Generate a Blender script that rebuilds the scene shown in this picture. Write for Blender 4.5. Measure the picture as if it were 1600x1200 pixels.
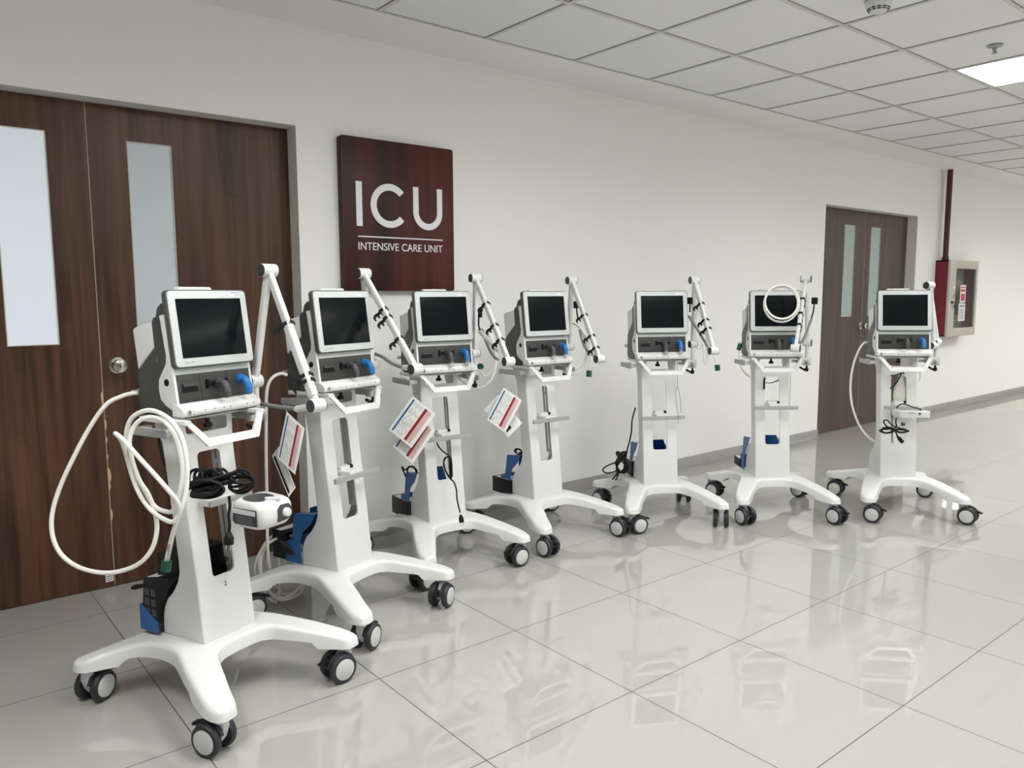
import bpy, bmesh, math, json, random
from mathutils import Vector, Matrix, Euler
PI = math.pi
for o in list(bpy.data.objects): bpy.data.objects.remove(o)
sc = bpy.context.scene
COL = sc.collection

# ---------------- camera, world, exposure, ceiling lamps ----------------
YAW, PITCH, ROLL, FPX = 0.680384377, -0.113971158, -0.00391656, 1213.2841
def cam_axes():
    cy, sy, cp, sp = math.cos(YAW), math.sin(YAW), math.cos(PITCH), math.sin(PITCH)
    f = Vector((sy*cp, cy*cp, sp)); r = Vector((cy, -sy, 0)); u = r.cross(f)
    cr, sr = math.cos(ROLL), math.sin(ROLL)
    return cr*r + sr*u, -sr*r + cr*u, f
R_, U_, F_ = cam_axes()
cam = bpy.data.objects.new('camera', bpy.data.cameras.new('camera')); COL.objects.link(cam)
cam.matrix_world = Matrix(((R_.x, U_.x, -F_.x, 0), (R_.y, U_.y, -F_.y, 0), (R_.z, U_.z, -F_.z, 1.31), (0, 0, 0, 1)))
cam.data.sensor_fit = 'HORIZONTAL'; cam.data.sensor_width = 36; cam.data.lens = FPX/1600*36
cam.data.clip_start = .02
sc.camera = cam
sc.view_settings.view_transform = 'Standard'; sc.view_settings.look = 'None'
sc.view_settings.exposure = 1.45; sc.view_settings.gamma = 1.0
w = bpy.data.worlds.new('world'); sc.world = w; w.use_nodes = True
w.node_tree.nodes['Background'].inputs[0].default_value = (.95, .97, 1, 1)
w.node_tree.nodes['Background'].inputs[1].default_value = .3
GX0, GS, GY0, CZ = 1.885, .6235, 3.305, 2.61       # ceiling grid origin, pitch, first line, height
WALL = 3.6875
# lamp cells: (column index from GX0, strength, tint); all but the first unseen, added for lighting
LAMPS = [(5, .8, 1.0), (1, .8, 1.0), (-1, .75, 1.0), (-4, 1.0, 1.0), (9, .85, .98), (13, .9, .95), (17, 1.2, .93), (21, 1.4, .92)]  # third lamp added to brighten the door jamb, last ones warm the far end

# ---------------- helpers ----------------
def V(*a): return Vector(a)
class MB:
    def __init__(s): s.v = []; s.f = []; s.m = []; s.cur = 0
    def mat(s, i): s.cur = i; return s
    def add(s, vs, fs, M=None):
        b = len(s.v)
        s.v += [tuple(M @ Vector(p)) if M else tuple(p) for p in vs]
        for f in fs: s.f.append(tuple(b+i for i in f)); s.m.append(s.cur)
        return s
    def box(s, a, b, M=None):
        x0, x1 = sorted((a[0], b[0])); y0, y1 = sorted((a[1], b[1])); z0, z1 = sorted((a[2], b[2]))
        vs = [(x0,y0,z0),(x1,y0,z0),(x1,y1,z0),(x0,y1,z0),(x0,y0,z1),(x1,y0,z1),(x1,y1,z1),(x0,y1,z1)]
        return s.add(vs, [(3,2,1,0),(4,5,6,7),(0,1,5,4),(1,2,6,5),(2,3,7,6),(3,0,4,7)], M)
    def prism(s, poly, a, b, axis='x', M=None):
        """poly of 2D points extruded along axis from a to b"""
        def P(p, t):
            return {'x': (t, p[0], p[1]), 'y': (p[0], t, p[1]), 'z': (p[0], p[1], t)}[axis]
        n = len(poly)
        area = sum(poly[i][0]*poly[(i+1) % n][1]-poly[(i+1) % n][0]*poly[i][1] for i in range(n))
        if (area < 0) != (axis == 'y'): poly = poly[::-1]
        vs = [P(p, a) for p in poly]+[P(p, b) for p in poly]
        fl = b > a
        fs = [tuple(range(n))[::-1], tuple(range(n, 2*n))]+[(i, (i+1) % n, n+(i+1) % n, n+i) for i in range(n)]
        if not fl: fs = [f[::-1] for f in fs]
        return s.add(vs, fs, M)
    def lathe(s, prof, n=24, M=None):
        """prof: (radius, height) along +z"""
        vs = []; fs = []
        k = len(prof)
        for i in range(n):
            a = 2*PI*i/n
            for r, z in prof: vs.append((r*math.cos(a), r*math.sin(a), z))
        for i in range(n):
            j = (i+1) % n
            for q in range(k-1): fs.append((i*k+q, j*k+q, j*k+q+1, i*k+q+1))
        if prof[0][0] > 1e-6: fs.append(tuple(i*k for i in range(n))[::-1])
        if prof[-1][0] > 1e-6: fs.append(tuple(i*k+k-1 for i in range(n)))
        return s.add(vs, fs, M)
    def cyl(s, a, b, r, n=20, r2=None):
        a = Vector(a); b = Vector(b); d = b-a
        M = Matrix.Translation(a) @ d.to_track_quat('Z', 'Y').to_matrix().to_4x4()
        return s.lathe([(r, 0), (r if r2 is None else r2, d.length)], n, M)
    def tube(s, pts, r, n=8, sub=6, ends=True, smooth=True, ry=None):
        P = [Vector(p) for p in pts]
        if smooth and len(P) > 2: P = catmull(P, sub)
        Q = [P[0]]
        for p in P[1:]:
            if (p-Q[-1]).length > 1e-5: Q.append(p)
        P = Q
        vs = []; fs = []
        t0 = (P[1]-P[0]).normalized()
        up = Vector((0, 0, 1)) if abs(t0.z) < .9 else Vector((1, 0, 0))
        nrm = (up - t0*up.dot(t0)).normalized()
        for i, p in enumerate(P):
            if i == 0: t = t0
            elif i == len(P)-1: t = (P[-1]-P[-2]).normalized()
            else: t = (P[i+1]-P[i-1]).normalized()
            nn = nrm - t*nrm.dot(t)
            if nn.length < 1e-4: nn = t.orthogonal()
            nrm = nn.normalized(); bn = t.cross(nrm)
            for k in range(n):
                a = 2*PI*k/n
                vs.append(tuple(p + nrm*(math.cos(a)*r) + bn*(math.sin(a)*(ry or r))))
        m = len(P)
        for i in range(m-1):
            for k in range(n):
                k2 = (k+1) % n
                fs.append((i*n+k, i*n+k2, (i+1)*n+k2, (i+1)*n+k))
        if ends: fs.append(tuple(range(n))[::-1]); fs.append(tuple((m-1)*n+k for k in range(n)))
        return s.add(vs, fs)
    def mesh(s, name, mats, bevel=0, seg=2, ang=38, sharp=40, limit=None):
        me = bpy.data.meshes.new(name)
        me.from_pydata(s.v, [], s.f)
        for i, p in enumerate(me.polygons): p.material_index = s.m[i]
        for m in mats: me.materials.append(m)
        bm = bmesh.new(); bm.from_mesh(me)
        if bevel:
            es = [e for e in bm.edges if len(e.link_faces) == 2 and e.calc_face_angle(0) > math.radians(ang)]
            bmesh.ops.bevel(bm, geom=es, offset=bevel, segments=seg, profile=.6, affect='EDGES', clamp_overlap=True)
        bm.to_mesh(me); bm.free()
        for p in me.polygons: p.use_smooth = True
        me.set_sharp_from_angle(angle=math.radians(sharp))
        return me
    def build(s, name, mats, parent=None, bevel=0, **k):
        if not isinstance(mats, (list, tuple)): mats = [mats]
        return link(name, s.mesh(name, mats, bevel, **k), parent)
def catmull(P, sub):
    out = []
    n = len(P)
    for i in range(n-1):
        p0 = P[i-1] if i else P[0]*2-P[1]; p1 = P[i]; p2 = P[i+1]; p3 = P[i+2] if i+2 < n else P[-1]*2-P[-2]
        for k in range(sub):
            t = k/sub
            out.append(.5*((2*p1)+(p2-p0)*t+(2*p0-5*p1+4*p2-p3)*t*t+(3*p1-p0-3*p2+p3)*t**3))
    out.append(P[-1]); return out
def link(name, data, parent=None):
    o = bpy.data.objects.new(name, data); COL.objects.link(o)
    if parent: o.parent = parent
    return o
def tag(o, label=None, cat=None, group=None, kind=None):
    if label: o['label'] = label
    if cat: o['category'] = cat
    if group: o['group'] = group
    if kind: o['kind'] = kind
    return o
def thing(name, label, cat, loc=(0,0,0), rz=0, group=None):
    o = link(name, None); o.location = loc; o.rotation_euler = (0, 0, rz); o.empty_display_size = .05
    return tag(o, label, cat, group)
def struct(name, mb, mats, **k): return tag(mb.build(name, mats, **k), kind='structure')
def copy_tree(o, parent=None):
    c = o.copy(); COL.objects.link(c); c.parent = parent
    for ch in o.children: copy_tree(ch, c)
    return c
def rrect(w, hh, r, n=5, cx=0, cy=0):
    out = []
    for sx, sy, a0 in ((1, 1, 0), (-1, 1, 90), (-1, -1, 180), (1, -1, 270)):
        for k in range(n+1):
            a = math.radians(a0+90*k/n)
            out.append((cx+sx*(w/2-r)+r*math.cos(a), cy+sy*(hh/2-r)+r*math.sin(a)))
    return out
def text_mb(mb, body, size, M, width=None, depth=.0006, align='LEFT'):
    cu = bpy.data.curves.new('lettering', 'FONT'); cu.body = body; cu.size = size; cu.extrude = depth; cu.align_x = align
    o = bpy.data.objects.new('lettering', cu); COL.objects.link(o)
    bpy.context.view_layer.update()
    dg = bpy.context.evaluated_depsgraph_get(); me = bpy.data.meshes.new_from_object(o.evaluated_get(dg))
    xs = [v.co.x for v in me.vertices]
    sx = 1
    if width and xs: sx = width/(max(xs)-min(xs))
    x0 = min(xs) if (xs and align == 'LEFT') else 0
    S = Matrix.Diagonal((sx, 1, 1, 1)) @ Matrix.Translation((-x0, 0, 0))
    mb.add([tuple(v.co) for v in me.vertices], [tuple(p.vertices) for p in me.polygons], M @ S)
    bpy.data.objects.remove(o); bpy.data.curves.remove(cu); bpy.data.meshes.remove(me)

# ---------------- materials ----------------
def mat(name, col, rough=.5, metal=0, spec=.5, noise=0, nscale=20, coat=0, trans=0, alpha=1, emit=None, estr=0, bump=0, bscale=200, ior=1.45):
    m = bpy.data.materials.new(name); m.use_nodes = True
    nt = m.node_tree; b = nt.nodes['Principled BSDF']
    b.inputs['Base Color'].default_value = (*col, 1); b.inputs['Roughness'].default_value = rough
    b.inputs['Metallic'].default_value = metal; b.inputs['Specular IOR Level'].default_value = spec
    b.inputs['Coat Weight'].default_value = coat; b.inputs['Transmission Weight'].default_value = trans
    b.inputs['Alpha'].default_value = alpha; b.inputs['IOR'].default_value = ior
    if emit: b.inputs['Emission Color'].default_value = (*emit, 1); b.inputs['Emission Strength'].default_value = estr
    if noise or bump:
        tc = nt.nodes.new('ShaderNodeTexCoord'); n = nt.nodes.new('ShaderNodeTexNoise')
        n.inputs['Scale'].default_value = nscale; nt.links.new(tc.outputs['Object'], n.inputs['Vector'])
        n.inputs['Detail'].default_value = 4
        if noise:
            mx = nt.nodes.new('ShaderNodeMix'); mx.data_type = 'RGBA'
            mx.inputs['A'].default_value = (*[c*(1-noise) for c in col], 1); mx.inputs['B'].default_value = (*[min(1, c*(1+noise)) for c in col], 1)
            nt.links.new(n.outputs['Fac'], mx.inputs['Factor']); nt.links.new(mx.outputs['Result'], b.inputs['Base Color'])
        if bump:
            n2 = nt.nodes.new('ShaderNodeTexNoise'); n2.inputs['Scale'].default_value = bscale
            nt.links.new(tc.outputs['Object'], n2.inputs['Vector'])
            bp = nt.nodes.new('ShaderNodeBump'); bp.inputs['Strength'].default_value = bump; bp.inputs['Distance'].default_value = .001
            nt.links.new(n2.outputs['Fac'], bp.inputs['Height']); nt.links.new(bp.outputs['Normal'], b.inputs['Normal'])
    return m
def wood(name, dark, light, rough, grain=26, spec=.5, coat=0):
    m = bpy.data.materials.new(name); m.use_nodes = True
    nt = m.node_tree; N = nt.nodes; L = nt.links; b = N['Principled BSDF']
    tc = N.new('ShaderNodeTexCoord')
    mp = N.new('ShaderNodeMapping'); mp.inputs['Scale'].default_value = (1, 1, .045); L.new(tc.outputs['Object'], mp.inputs['Vector'])
    a = N.new('ShaderNodeTexNoise'); a.inputs['Scale'].default_value = grain; a.inputs['Detail'].default_value = 6; a.inputs['Distortion'].default_value = .6
    L.new(mp.outputs[0], a.inputs['Vector'])
    mp2 = N.new('ShaderNodeMapping'); mp2.inputs['Scale'].default_value = (1, 1, .12); L.new(tc.outputs['Object'], mp2.inputs['Vector'])
    c = N.new('ShaderNodeTexNoise'); c.inputs['Scale'].default_value = 5; c.inputs['Detail'].default_value = 3; L.new(mp2.outputs[0], c.inputs['Vector'])
    mm = N.new('ShaderNodeMath'); mm.operation = 'MULTIPLY_ADD'; mm.inputs[1].default_value = .55; L.new(a.outputs['Fac'], mm.inputs[0])
    m2 = N.new('ShaderNodeMath'); m2.operation = 'MULTIPLY'; m2.inputs[1].default_value = .45; L.new(c.outputs['Fac'], m2.inputs[0]); L.new(m2.outputs[0], mm.inputs[2])
    r = N.new('ShaderNodeValToRGB'); r.color_ramp.elements[0].position = .36; r.color_ramp.elements[1].position = .66
    r.color_ramp.elements[0].color = (*dark, 1); r.color_ramp.elements[1].color = (*light, 1)
    L.new(mm.outputs[0], r.inputs[0]); L.new(r.outputs[0], b.inputs['Base Color'])
    b.inputs['Roughness'].default_value = rough; b.inputs['Specular IOR Level'].default_value = spec; b.inputs['Coat Weight'].default_value = coat
    bp = N.new('ShaderNodeBump'); bp.inputs['Strength'].default_value = .08; bp.inputs['Distance'].default_value = .002
    L.new(a.outputs['Fac'], bp.inputs['Height']); L.new(bp.outputs[0], b.inputs['Normal'])
    return m
def floor_mat():
    m = bpy.data.materials.new('polished_floor_tile'); m.use_nodes = True
    nt = m.node_tree; N = nt.nodes; L = nt.links; b = N['Principled BSDF']
    g = N.new('ShaderNodeNewGeometry'); s = N.new('ShaderNodeSeparateXYZ'); L.new(g.outputs['Position'], s.inputs[0])
    def mth(op, a, b_=None, c=None):
        n = N.new('ShaderNodeMath'); n.operation = op
        for i, v in enumerate((a, b_, c)):
            if v is None: continue
            if isinstance(v, (int, float)): n.inputs[i].default_value = v
            else: L.new(v, n.inputs[i])
        return n.outputs[0]
    def line(sock, off, step):
        t = mth('DIVIDE', mth('SUBTRACT', sock, off), step)
        d = mth('ABSOLUTE', mth('SUBTRACT', t, mth('ROUND', t)))
        return mth('MULTIPLY', d, step), mth('FLOOR', t)
    dx, ix = line(s.outputs[0], 1.24, .605); dy, iy = line(s.outputs[1], 2.265, .6115)
    d = mth('MINIMUM', dx, dy)
    gr = mth('LESS_THAN', d, .0018)
    wn = N.new('ShaderNodeTexWhiteNoise'); cb = N.new('ShaderNodeCombineXYZ'); L.new(ix, cb.inputs[0]); L.new(iy, cb.inputs[1]); L.new(cb.outputs[0], wn.inputs[0])
    base = N.new('ShaderNodeMix'); base.data_type = 'RGBA'
    base.inputs['A'].default_value = (.375, .368, .342, 1); base.inputs['B'].default_value = (.39, .383, .357, 1)
    L.new(wn.outputs[0], base.inputs['Factor'])
    nz = N.new('ShaderNodeTexNoise'); nz.inputs['Scale'].default_value = 260; L.new(g.outputs['Position'], nz.inputs['Vector'])
    mx = N.new('ShaderNodeMix'); mx.data_type = 'RGBA'; L.new(gr, mx.inputs['Factor'])
    L.new(base.outputs['Result'], mx.inputs['A']); mx.inputs['B'].default_value = (.05, .048, .042, 1)
    L.new(mx.outputs['Result'], b.inputs['Base Color'])
    n2 = N.new('ShaderNodeTexNoise'); n2.inputs['Scale'].default_value = 7; L.new(g.outputs['Position'], n2.inputs['Vector'])
    ro = mth('MULTIPLY_ADD', n2.outputs['Fac'], .006, .0)
    L.new(mth('MAXIMUM', ro, mth('MULTIPLY', gr, .7)), b.inputs['Roughness'])
    bp = N.new('ShaderNodeBump'); bp.inputs['Strength'].default_value = .003; bp.inputs['Distance'].default_value = .004
    n3 = N.new('ShaderNodeTexNoise'); n3.inputs['Scale'].default_value = 2.4; L.new(g.outputs['Position'], n3.inputs['Vector'])
    L.new(n3.outputs['Fac'], bp.inputs['Height']); L.new(bp.outputs[0], b.inputs['Normal'])
    b.inputs['Specular IOR Level'].default_value = 1.0
    return m
M_ = dict(
    wall=mat('painted_wall', (.86, .862, .845), .55, spec=.3, noise=.006, nscale=1.2, bump=.05, bscale=120),
    ceil=mat('ceiling_board', (.81, .82, .82), .8, spec=.2, noise=.01, nscale=4),
    tbar=mat('ceiling_bar', (.62, .62, .60), .5), shade_line=mat('painted_shadow_line', (.12, .12, .11), .8),
    jamb=mat('door_jamb_paint', (.80, .79, .75), .5),
    skirt=mat('skirting_tile', (.36, .355, .34), .25, noise=.12, nscale=9),
    door=wood('door_laminate', (.024, .0088, .0042), (.13, .056, .029), .36, spec=.35),
    door2=wood('door_laminate_far', (.052, .033, .026), (.10, .068, .053), .5, grain=30),
    sign=wood('sign_wood', (.013, .0026, .0020), (.085, .015, .009), .45, grain=12, spec=.3),
    frostb=mat('frosted_glass_lit', (.62, .67, .72), .4, emit=(.85, .9, 1), estr=.10),  # faint glow stands in for light from the room behind the pane
    seam=mat('door_seam', (.45, .38, .30), .6), chip=mat('chipped_board', (.62, .44, .27), .8, noise=.2, nscale=60),
    frost=mat('frosted_glass', (.56, .62, .67), .4, spec=.6, noise=.03, nscale=2),
    frost2=mat('frosted_glass_far', (.37, .46, .45), .25, spec=.5),
    white=mat('white_powder_coat', (.67, .68, .67), .33, spec=.45), wplas=mat('white_plastic', (.69, .70, .69), .30, spec=.5),
    bezel=mat('pale_grey_bezel', (.57, .60, .60), .35), dgrey=mat('dark_grey_plastic', (.046, .048, .046), .42, bump=.05),
    rim=mat('bezel_rim', (.075, .08, .077), .4), panel=mat('connector_panel_grey', (.040, .041, .040), .45),
    mgrey=mat('mid_grey_plastic', (.058, .059, .058), .4), screen=mat('dark_screen', (.005, .0065, .008), .10, spec=.16),
    black=mat('black_plastic', (.005, .005, .006), .42, spec=.3), cable=mat('black_cable', (.004, .004, .005), .45, spec=.35),
    rail=mat('brushed_rail', (.36, .37, .365), .4, metal=.15), alu=mat('aluminium', (.55, .55, .54), .3, metal=.85),
    blue=mat('blue_port', (.02, .15, .42), .35), bluem=mat('blue_painted_steel', (.015, .10, .30), .4),
    tyre=mat('rubber_tyre', (.022, .024, .028), .5), cover=mat('wheel_cover', (.52, .53, .52), .4), fork=mat('caster_grey', (.50, .52, .53), .4),
    hose=mat('white_hose', (.80, .80, .75), .35), ghose=mat('grey_hose', (.20, .205, .20), .45), green=mat('green_connector', (.005, .075, .045), .35),
    clear=mat('clear_plastic', (.85, .88, .9), .12, trans=.75, ior=1.3), cap=mat('joint_cap', (.035, .042, .045), .45),
    paper=mat('laminated_card', (.80, .80, .78), .25), pblue=mat('card_blue', (.02, .11, .27), .3), pred=mat('card_red', (.27, .018, .03), .3),
    ppink=mat('card_pink', (.70, .47, .45), .3), pgrey=mat('card_print', (.33, .34, .35), .4),
    letter=mat('sign_letters', (.78, .79, .82), .45), sticker=mat('white_sticker', (.78, .78, .80), .4), ink=mat('violet_ink', (.20, .16, .42), .5),
    gink=mat('grey_ink', (.25, .26, .27), .5), red=mat('red_cabinet_paint', (.17, .008, .020), .38), pipe=mat('dark_red_pipe', (.075, .010, .014), .4),
    cream=mat('cream_metal', (.50, .48, .43), .35), glass=mat('cabinet_glass', (.9, .95, .93), .03, trans=1, ior=1.2),
    inner=mat('cabinet_inside', (.30, .27, .25), .6), bag=mat('clear_bag', (.80, .77, .72), .18, trans=.3, ior=1.15, bump=.9, bscale=55),
    brass=mat('steel_knob', (.55, .53, .50), .22, metal=1), lamp=mat('lamp_diffuser', (.9, .9, .9), .5),
    bowl=mat('heater_plate', (.16, .165, .165), .35, metal=.3), plate=mat('dark_label', (.045, .05, .055), .4),
    redprint=mat('red_print', (.55, .06, .08), .5))

# ---------------- setting ----------------
XA, XB, YB = -5.0, 21.0, -3.2
fl = MB(); fl.add([(XA, YB, 0), (XB, YB, 0), (XB, WALL+.3, 0), (XA, WALL+.3, 0)], [(0, 1, 2, 3)]); struct('floor', fl, floor_mat())
# door openings in the long wall
D1 = (-.19, 1.637, 2.135); D2 = (6.56, 8.365, 2.10); DY = 3.788
b = MB(); t = .25
segs = [(XA, D1[0]), (D1[1], D2[0]), (D2[1], XB)]
for a, c in segs: b.box((a, WALL, 0), (c, WALL+t, CZ+.02))
for d in (D1, D2): b.box((d[0], WALL, d[2]), (d[1], WALL+t, CZ+.02))
struct('wall_back', b, M_['wall'])
b = MB(); b.box((XA, YB-.1, 0), (XB, YB, CZ+.02)); struct('wall_front', b, M_['wall'])
b = MB(); b.box((XA-.1, YB, 0), (XA, WALL+.2, CZ+.02)); struct('wall_left', b, M_['wall'])
b = MB(); b.box((XB, YB, 0), (XB+.1, WALL+.2, CZ+.02)); struct('wall_right', b, M_['wall'])
# ceiling: plaster margin along the wall, lay-in boards with T bars
b = MB(); b.box((XA, GY0, CZ), (XB, WALL+.02, CZ+.1)); struct('trim_1', b, M_['wall'])
n_cols0, n_cols1 = -11, 31
cells = [(c, -1) for c, s, t_ in LAMPS]
def lamp_cell(i, j):
    return any(i == c and j in (2, 3) for c, s, t_ in LAMPS) or any(i == c+2 and j in (7, 8) for c, s, t_ in LAMPS)
b = MB()
for i in range(n_cols0, n_cols1):
    for j in range(0, 11):
        if lamp_cell(i, j): continue
        x0 = GX0+GS*i; y1 = GY0-.622*j
        b.box((x0, y1-.622, CZ+.006), (x0+GS, y1, CZ+.03))
struct('ceiling', b, M_['ceil'])
b = MB()
for i in range(n_cols0, n_cols1+1):
    x0 = GX0+GS*i; b.mat(0).box((x0-.010, YB, CZ), (x0+.010, GY0, CZ+.008)); b.mat(1).box((x0-.0125, YB, CZ+.0045), (x0+.0125, GY0, CZ+.0065))
for j in range(0, 12):
    y = GY0-.622*j; b.mat(0).box((XA, y-.010, CZ+.0002), (XB, y+.010, CZ+.0078)); b.mat(1).box((XA, y-.0125, CZ+.0045), (XB, y+.0125, CZ+.0065))
struct('trim_2', b, [M_['tbar'], M_['shade_line']])  # dark strips along the bars stand in for their shadow lines
# skirting
b = MB()
for a, c in segs: b.box((a, WALL-.012, 0), (c, WALL, .082))
struct('baseboard_back', b, M_['skirt'], bevel=.002)

def strip_window(name, x0, x1, z0, z1, y, par, gm):
    p = MB()
    p.box((x0, y-.004, z0), (x1, y+.004, z1)); p.build('glass_pane', gm, par)
    q = MB(); e = .004
    for a, c in (((x0, z0), (x0+e, z1)), ((x1-e, z0), (x1, z1)), ((x0+e, z0), (x1-e, z0+e)), ((x0+e, z1-e), (x1-e, z1))):
        q.box((a[0], y-.009, a[1]), (c[0], y+.003, c[1]))
    q.build('glazing_bead', M_['cream'], par)
def knob(x, y, z, par):
    k = MB(); M = Matrix.Translation((x, y, z)) @ Matrix.Rotation(PI/2, 4, 'X')
    k.lathe([(.036, 0), (.036, .006), (.018, .008), (.014, .03), (.026, .036), (.030, .05), (.028, .062), (.012, .066), (.0, .066)], 28, M)
    k.build('door_knob', M_['brass'], par)
    k = MB(); k.box((x-.002, y-.069, z-.008), (x+.002, y-.065, z+.008)); k.build('keyhole', M_['black'], par)
def leaf(x0, x1, zt, win, dm, gm, name):
    """a slab with its glazed slot, standing in the opening"""
    par = link(name, None); par.location = (0, 0, 0); tag(par, kind='structure')
    q = MB(); y0, y1 = DY, DY+.04; g0, g1, z0, z1 = win
    q.box((x0, y0, .006), (g0, y1, zt)); q.box((g1, y0, .006), (x1, y1, zt)); q.box((g0, y0, .006), (g1, y1, z0)); q.box((g0, y0, z1), (g1, y1, zt))
    q.build('door_panel', dm, par)
    strip_window(name, g0, g1, z0, z1, y0+.006, par, gm)
    return par
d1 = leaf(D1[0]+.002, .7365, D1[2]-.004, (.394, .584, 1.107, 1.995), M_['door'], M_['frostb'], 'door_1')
d1b = leaf(.7405, D1[1]-.002, D1[2]-.004, (.893, 1.08, 1.107, 1.988), M_['door'], M_['frost'], 'door_2')
knob(.802, DY, 1.006, d1b)
q = MB(); q.box((.7355, DY-.002, .01), (.7385, DY+.002, D1[2]-.006)); q.build('edge_strip', M_['seam'], d1)
rnd = random.Random(4)
for z, s, ww in ((.86, .035, .012), (.745, .022, .008), (.675, .015, .006), (.60, .012, .006), (.515, .034, .012), (.465, .02, .008), (.335, .028, .009)):
    q = MB(); pts = []
    for i in range(9):
        a = -PI/2+PI*i/8; pts.append((.738+(-1 if z > .8 else 1)*ww*math.cos(a)*rnd.uniform(.7, 1.1), z+s*math.sin(a)))
    q.prism(pts, DY-.0015, DY+.001, 'y'); q.build('chipped_patch', M_['chip'], d1)
q = MB(); q.box((.70, DY-.0015, .028), (.732, DY, .062)); q.mat(1)
for i in range(3): q.box((.704, DY-.0022, .033+.009*i), (.728, DY-.0014, .037+.009*i))
q.build('door_sticker', [M_['sticker'], M_['gink']], d1)
q = MB(); q.add([(1.33, DY-.0006, 1.79), (1.345, DY-.0006, 1.80), (1.368, DY-.0006, 1.79), (1.378, DY-.0006, 1.782), (1.352, DY-.0006, 1.783)], [(0, 1, 2, 3, 4)]); q.build('scuff_mark', M_['sign'], d1b)
d2 = leaf(D2[0]+.002, 7.486, D2[2]-.004, (7.09, 7.285, 1.093, 1.957), M_['door2'], M_['frost2'], 'door_3')
d2b = leaf(7.490, D2[1]+.06, D2[2]-.004, (7.595, 7.79, 1.093, 1.957), M_['door2'], M_['frost2'], 'door_4')
knob(7.468, DY, .998, d2)
q = MB(); q.box((7.4865, DY-.001, .01), (7.4895, DY+.002, D2[2]-.006)); q.build('edge_strip', M_['seam'], d2)
for i, d in enumerate((D1, D2)):      # linings of the openings
    q = MB(); e = .0015
    q.box((d[1]-e, WALL-.001, 0), (d[1]+.001, DY+.05, d[2])); q.box((d[0]-.001, WALL-.001, 0), (d[0]+e, DY+.05, d[2])); q.box((d[0], WALL-.001, d[2]-e), (d[1], DY+.05, d[2]+.001))
    struct('trim_%d' % (3+i), q, M_['jamb'])
q = MB(); q.box((XA, WALL+.26, -.01), (XB, WALL+.3, CZ)); 
# ceiling lamps
def troffer(i, j, s, tint, label):
    x0 = GX0+GS*i+.012; x1 = x0+GS-.024; y1 = GY0-.622*j-.012; y0 = y1-1.244+.024
    t = thing('ceiling_light', label, 'ceiling light', ((x0+x1)/2, (y0+y1)/2, CZ), 0, 'recessed ceiling lights')
    hx, hy = (x1-x0)/2, (y1-y0)/2
    q = MB()
    for a, c in (((-hx, -hy), (-hx+.012, hy)), ((hx-.012, -hy), (hx, hy)), ((-hx, -hy), (hx, -hy+.012)), ((-hx, hy-.012), (hx, hy))):
        q.box((*a, .002), (*c, .06))
    q.box((-hx, -hy, .055), (hx, hy, .065))
    q.build('light_housing', M_['tbar'], t)
    q = MB()
    for k in range(1, 3): q.box((-hx+.012+k*(2*hx-.024)/3-.004, -hy+.012, .006), (-hx+.012+k*(2*hx-.024)/3+.004, hy-.012, .03))
    for k in range(1, 12): q.box((-hx+.012, -hy+k*2*hy/12-.001, .008), (hx-.012, -hy+k*2*hy/12+.001, .03))
    q.build('louvre', M_['alu'], t)
    q = MB(); q.add([(-hx+.012, -hy+.012, .045), (hx-.012, -hy+.012, .045), (hx-.012, hy-.012, .045), (-hx+.012, hy-.012, .045)], [(3, 2, 1, 0)])
    col = (1, .995*tint**.3, .975*tint)
    key = 'lit_diffuser_%.2f_%.2f' % (s, tint)
    m = bpy.data.materials.get(key) or mat(key, (.9, .9, .9), .5, emit=col, estr=9.0*s)
    q.build('lit_diffuser', m, t)
for n, (c, s, tn) in enumerate(LAMPS):
    troffer(c, 2, s, tn, 'bright recessed louvred ceiling light at the right edge of the ceiling' if c == 5 else 'unseen recessed louvred ceiling light added in the row along the corridor')
    troffer(c+2, 7, s, tn, 'unseen recessed louvred ceiling light added in a row behind the camera')

# ---------------- sign ----------------
t = thing('wall_sign', 'dark red-brown wooden ICU sign on the white wall beside the door', 'sign', (2.1915, WALL, 1.335))
q = MB(); q.prism(rrect(.683, .777, .014, 5, 0, .3885), -.045, -.001, 'y'); q.build('sign_board', M_['sign'], t, bevel=.004)
X0 = 2.1915; Z0 = 1.335; yl = -.0475; yb = -.0445
q = MB()
q.box((1.928-X0, yl, 1.666-Z0), (1.962-X0, yb, 1.891-Z0)); q.build('letter', M_['letter'], t)
q = MB()      # C
cx, cz, ro, ri = 2.1245-X0, 1.7785-Z0, .1135, .079
n = 48; a0, a1 = 41, 319
for k in range(n):
    A = [math.radians(a0+(a1-a0)*(k+i)/n) for i in (0, 1)]
    P = [(cx+r_*math.cos(A[i]), cz+r_*math.sin(A[i])) for i, r_ in ((0, ri), (0, ro), (1, ro), (1, ri))]
    q.prism(P, yl, yb, 'y')
q.build('letter', M_['letter'], t)
q = MB()      # U
xl, xr, zt, zb = 2.268-X0, 2.455-X0, 1.889-Z0, 1.664-Z0; th = .034; cx = (xl+xr)/2; ro = (xr-xl)/2; cz = zb+ro
q.box((xl, yl, cz), (xl+th, yb, zt)); q.box((xr-th, yl, cz), (xr, yb, zt))
for k in range(n//2):
    A = [math.radians(180+180*(k+i)/(n//2)) for i in (0, 1)]
    q.prism([(cx+r_*math.cos(A[i]), cz+r_*math.sin(A[i])) for i, r_ in ((0, ro-th), (0, ro), (1, ro), (1, ro-th))], yl, yb, 'y')
q.build('letter', M_['letter'], t)
q = MB(); q.box((1.934-X0, yl, 1.611-Z0), (2.455-X0, yb, 1.617-Z0)); q.build('underline', M_['letter'], t)
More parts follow.
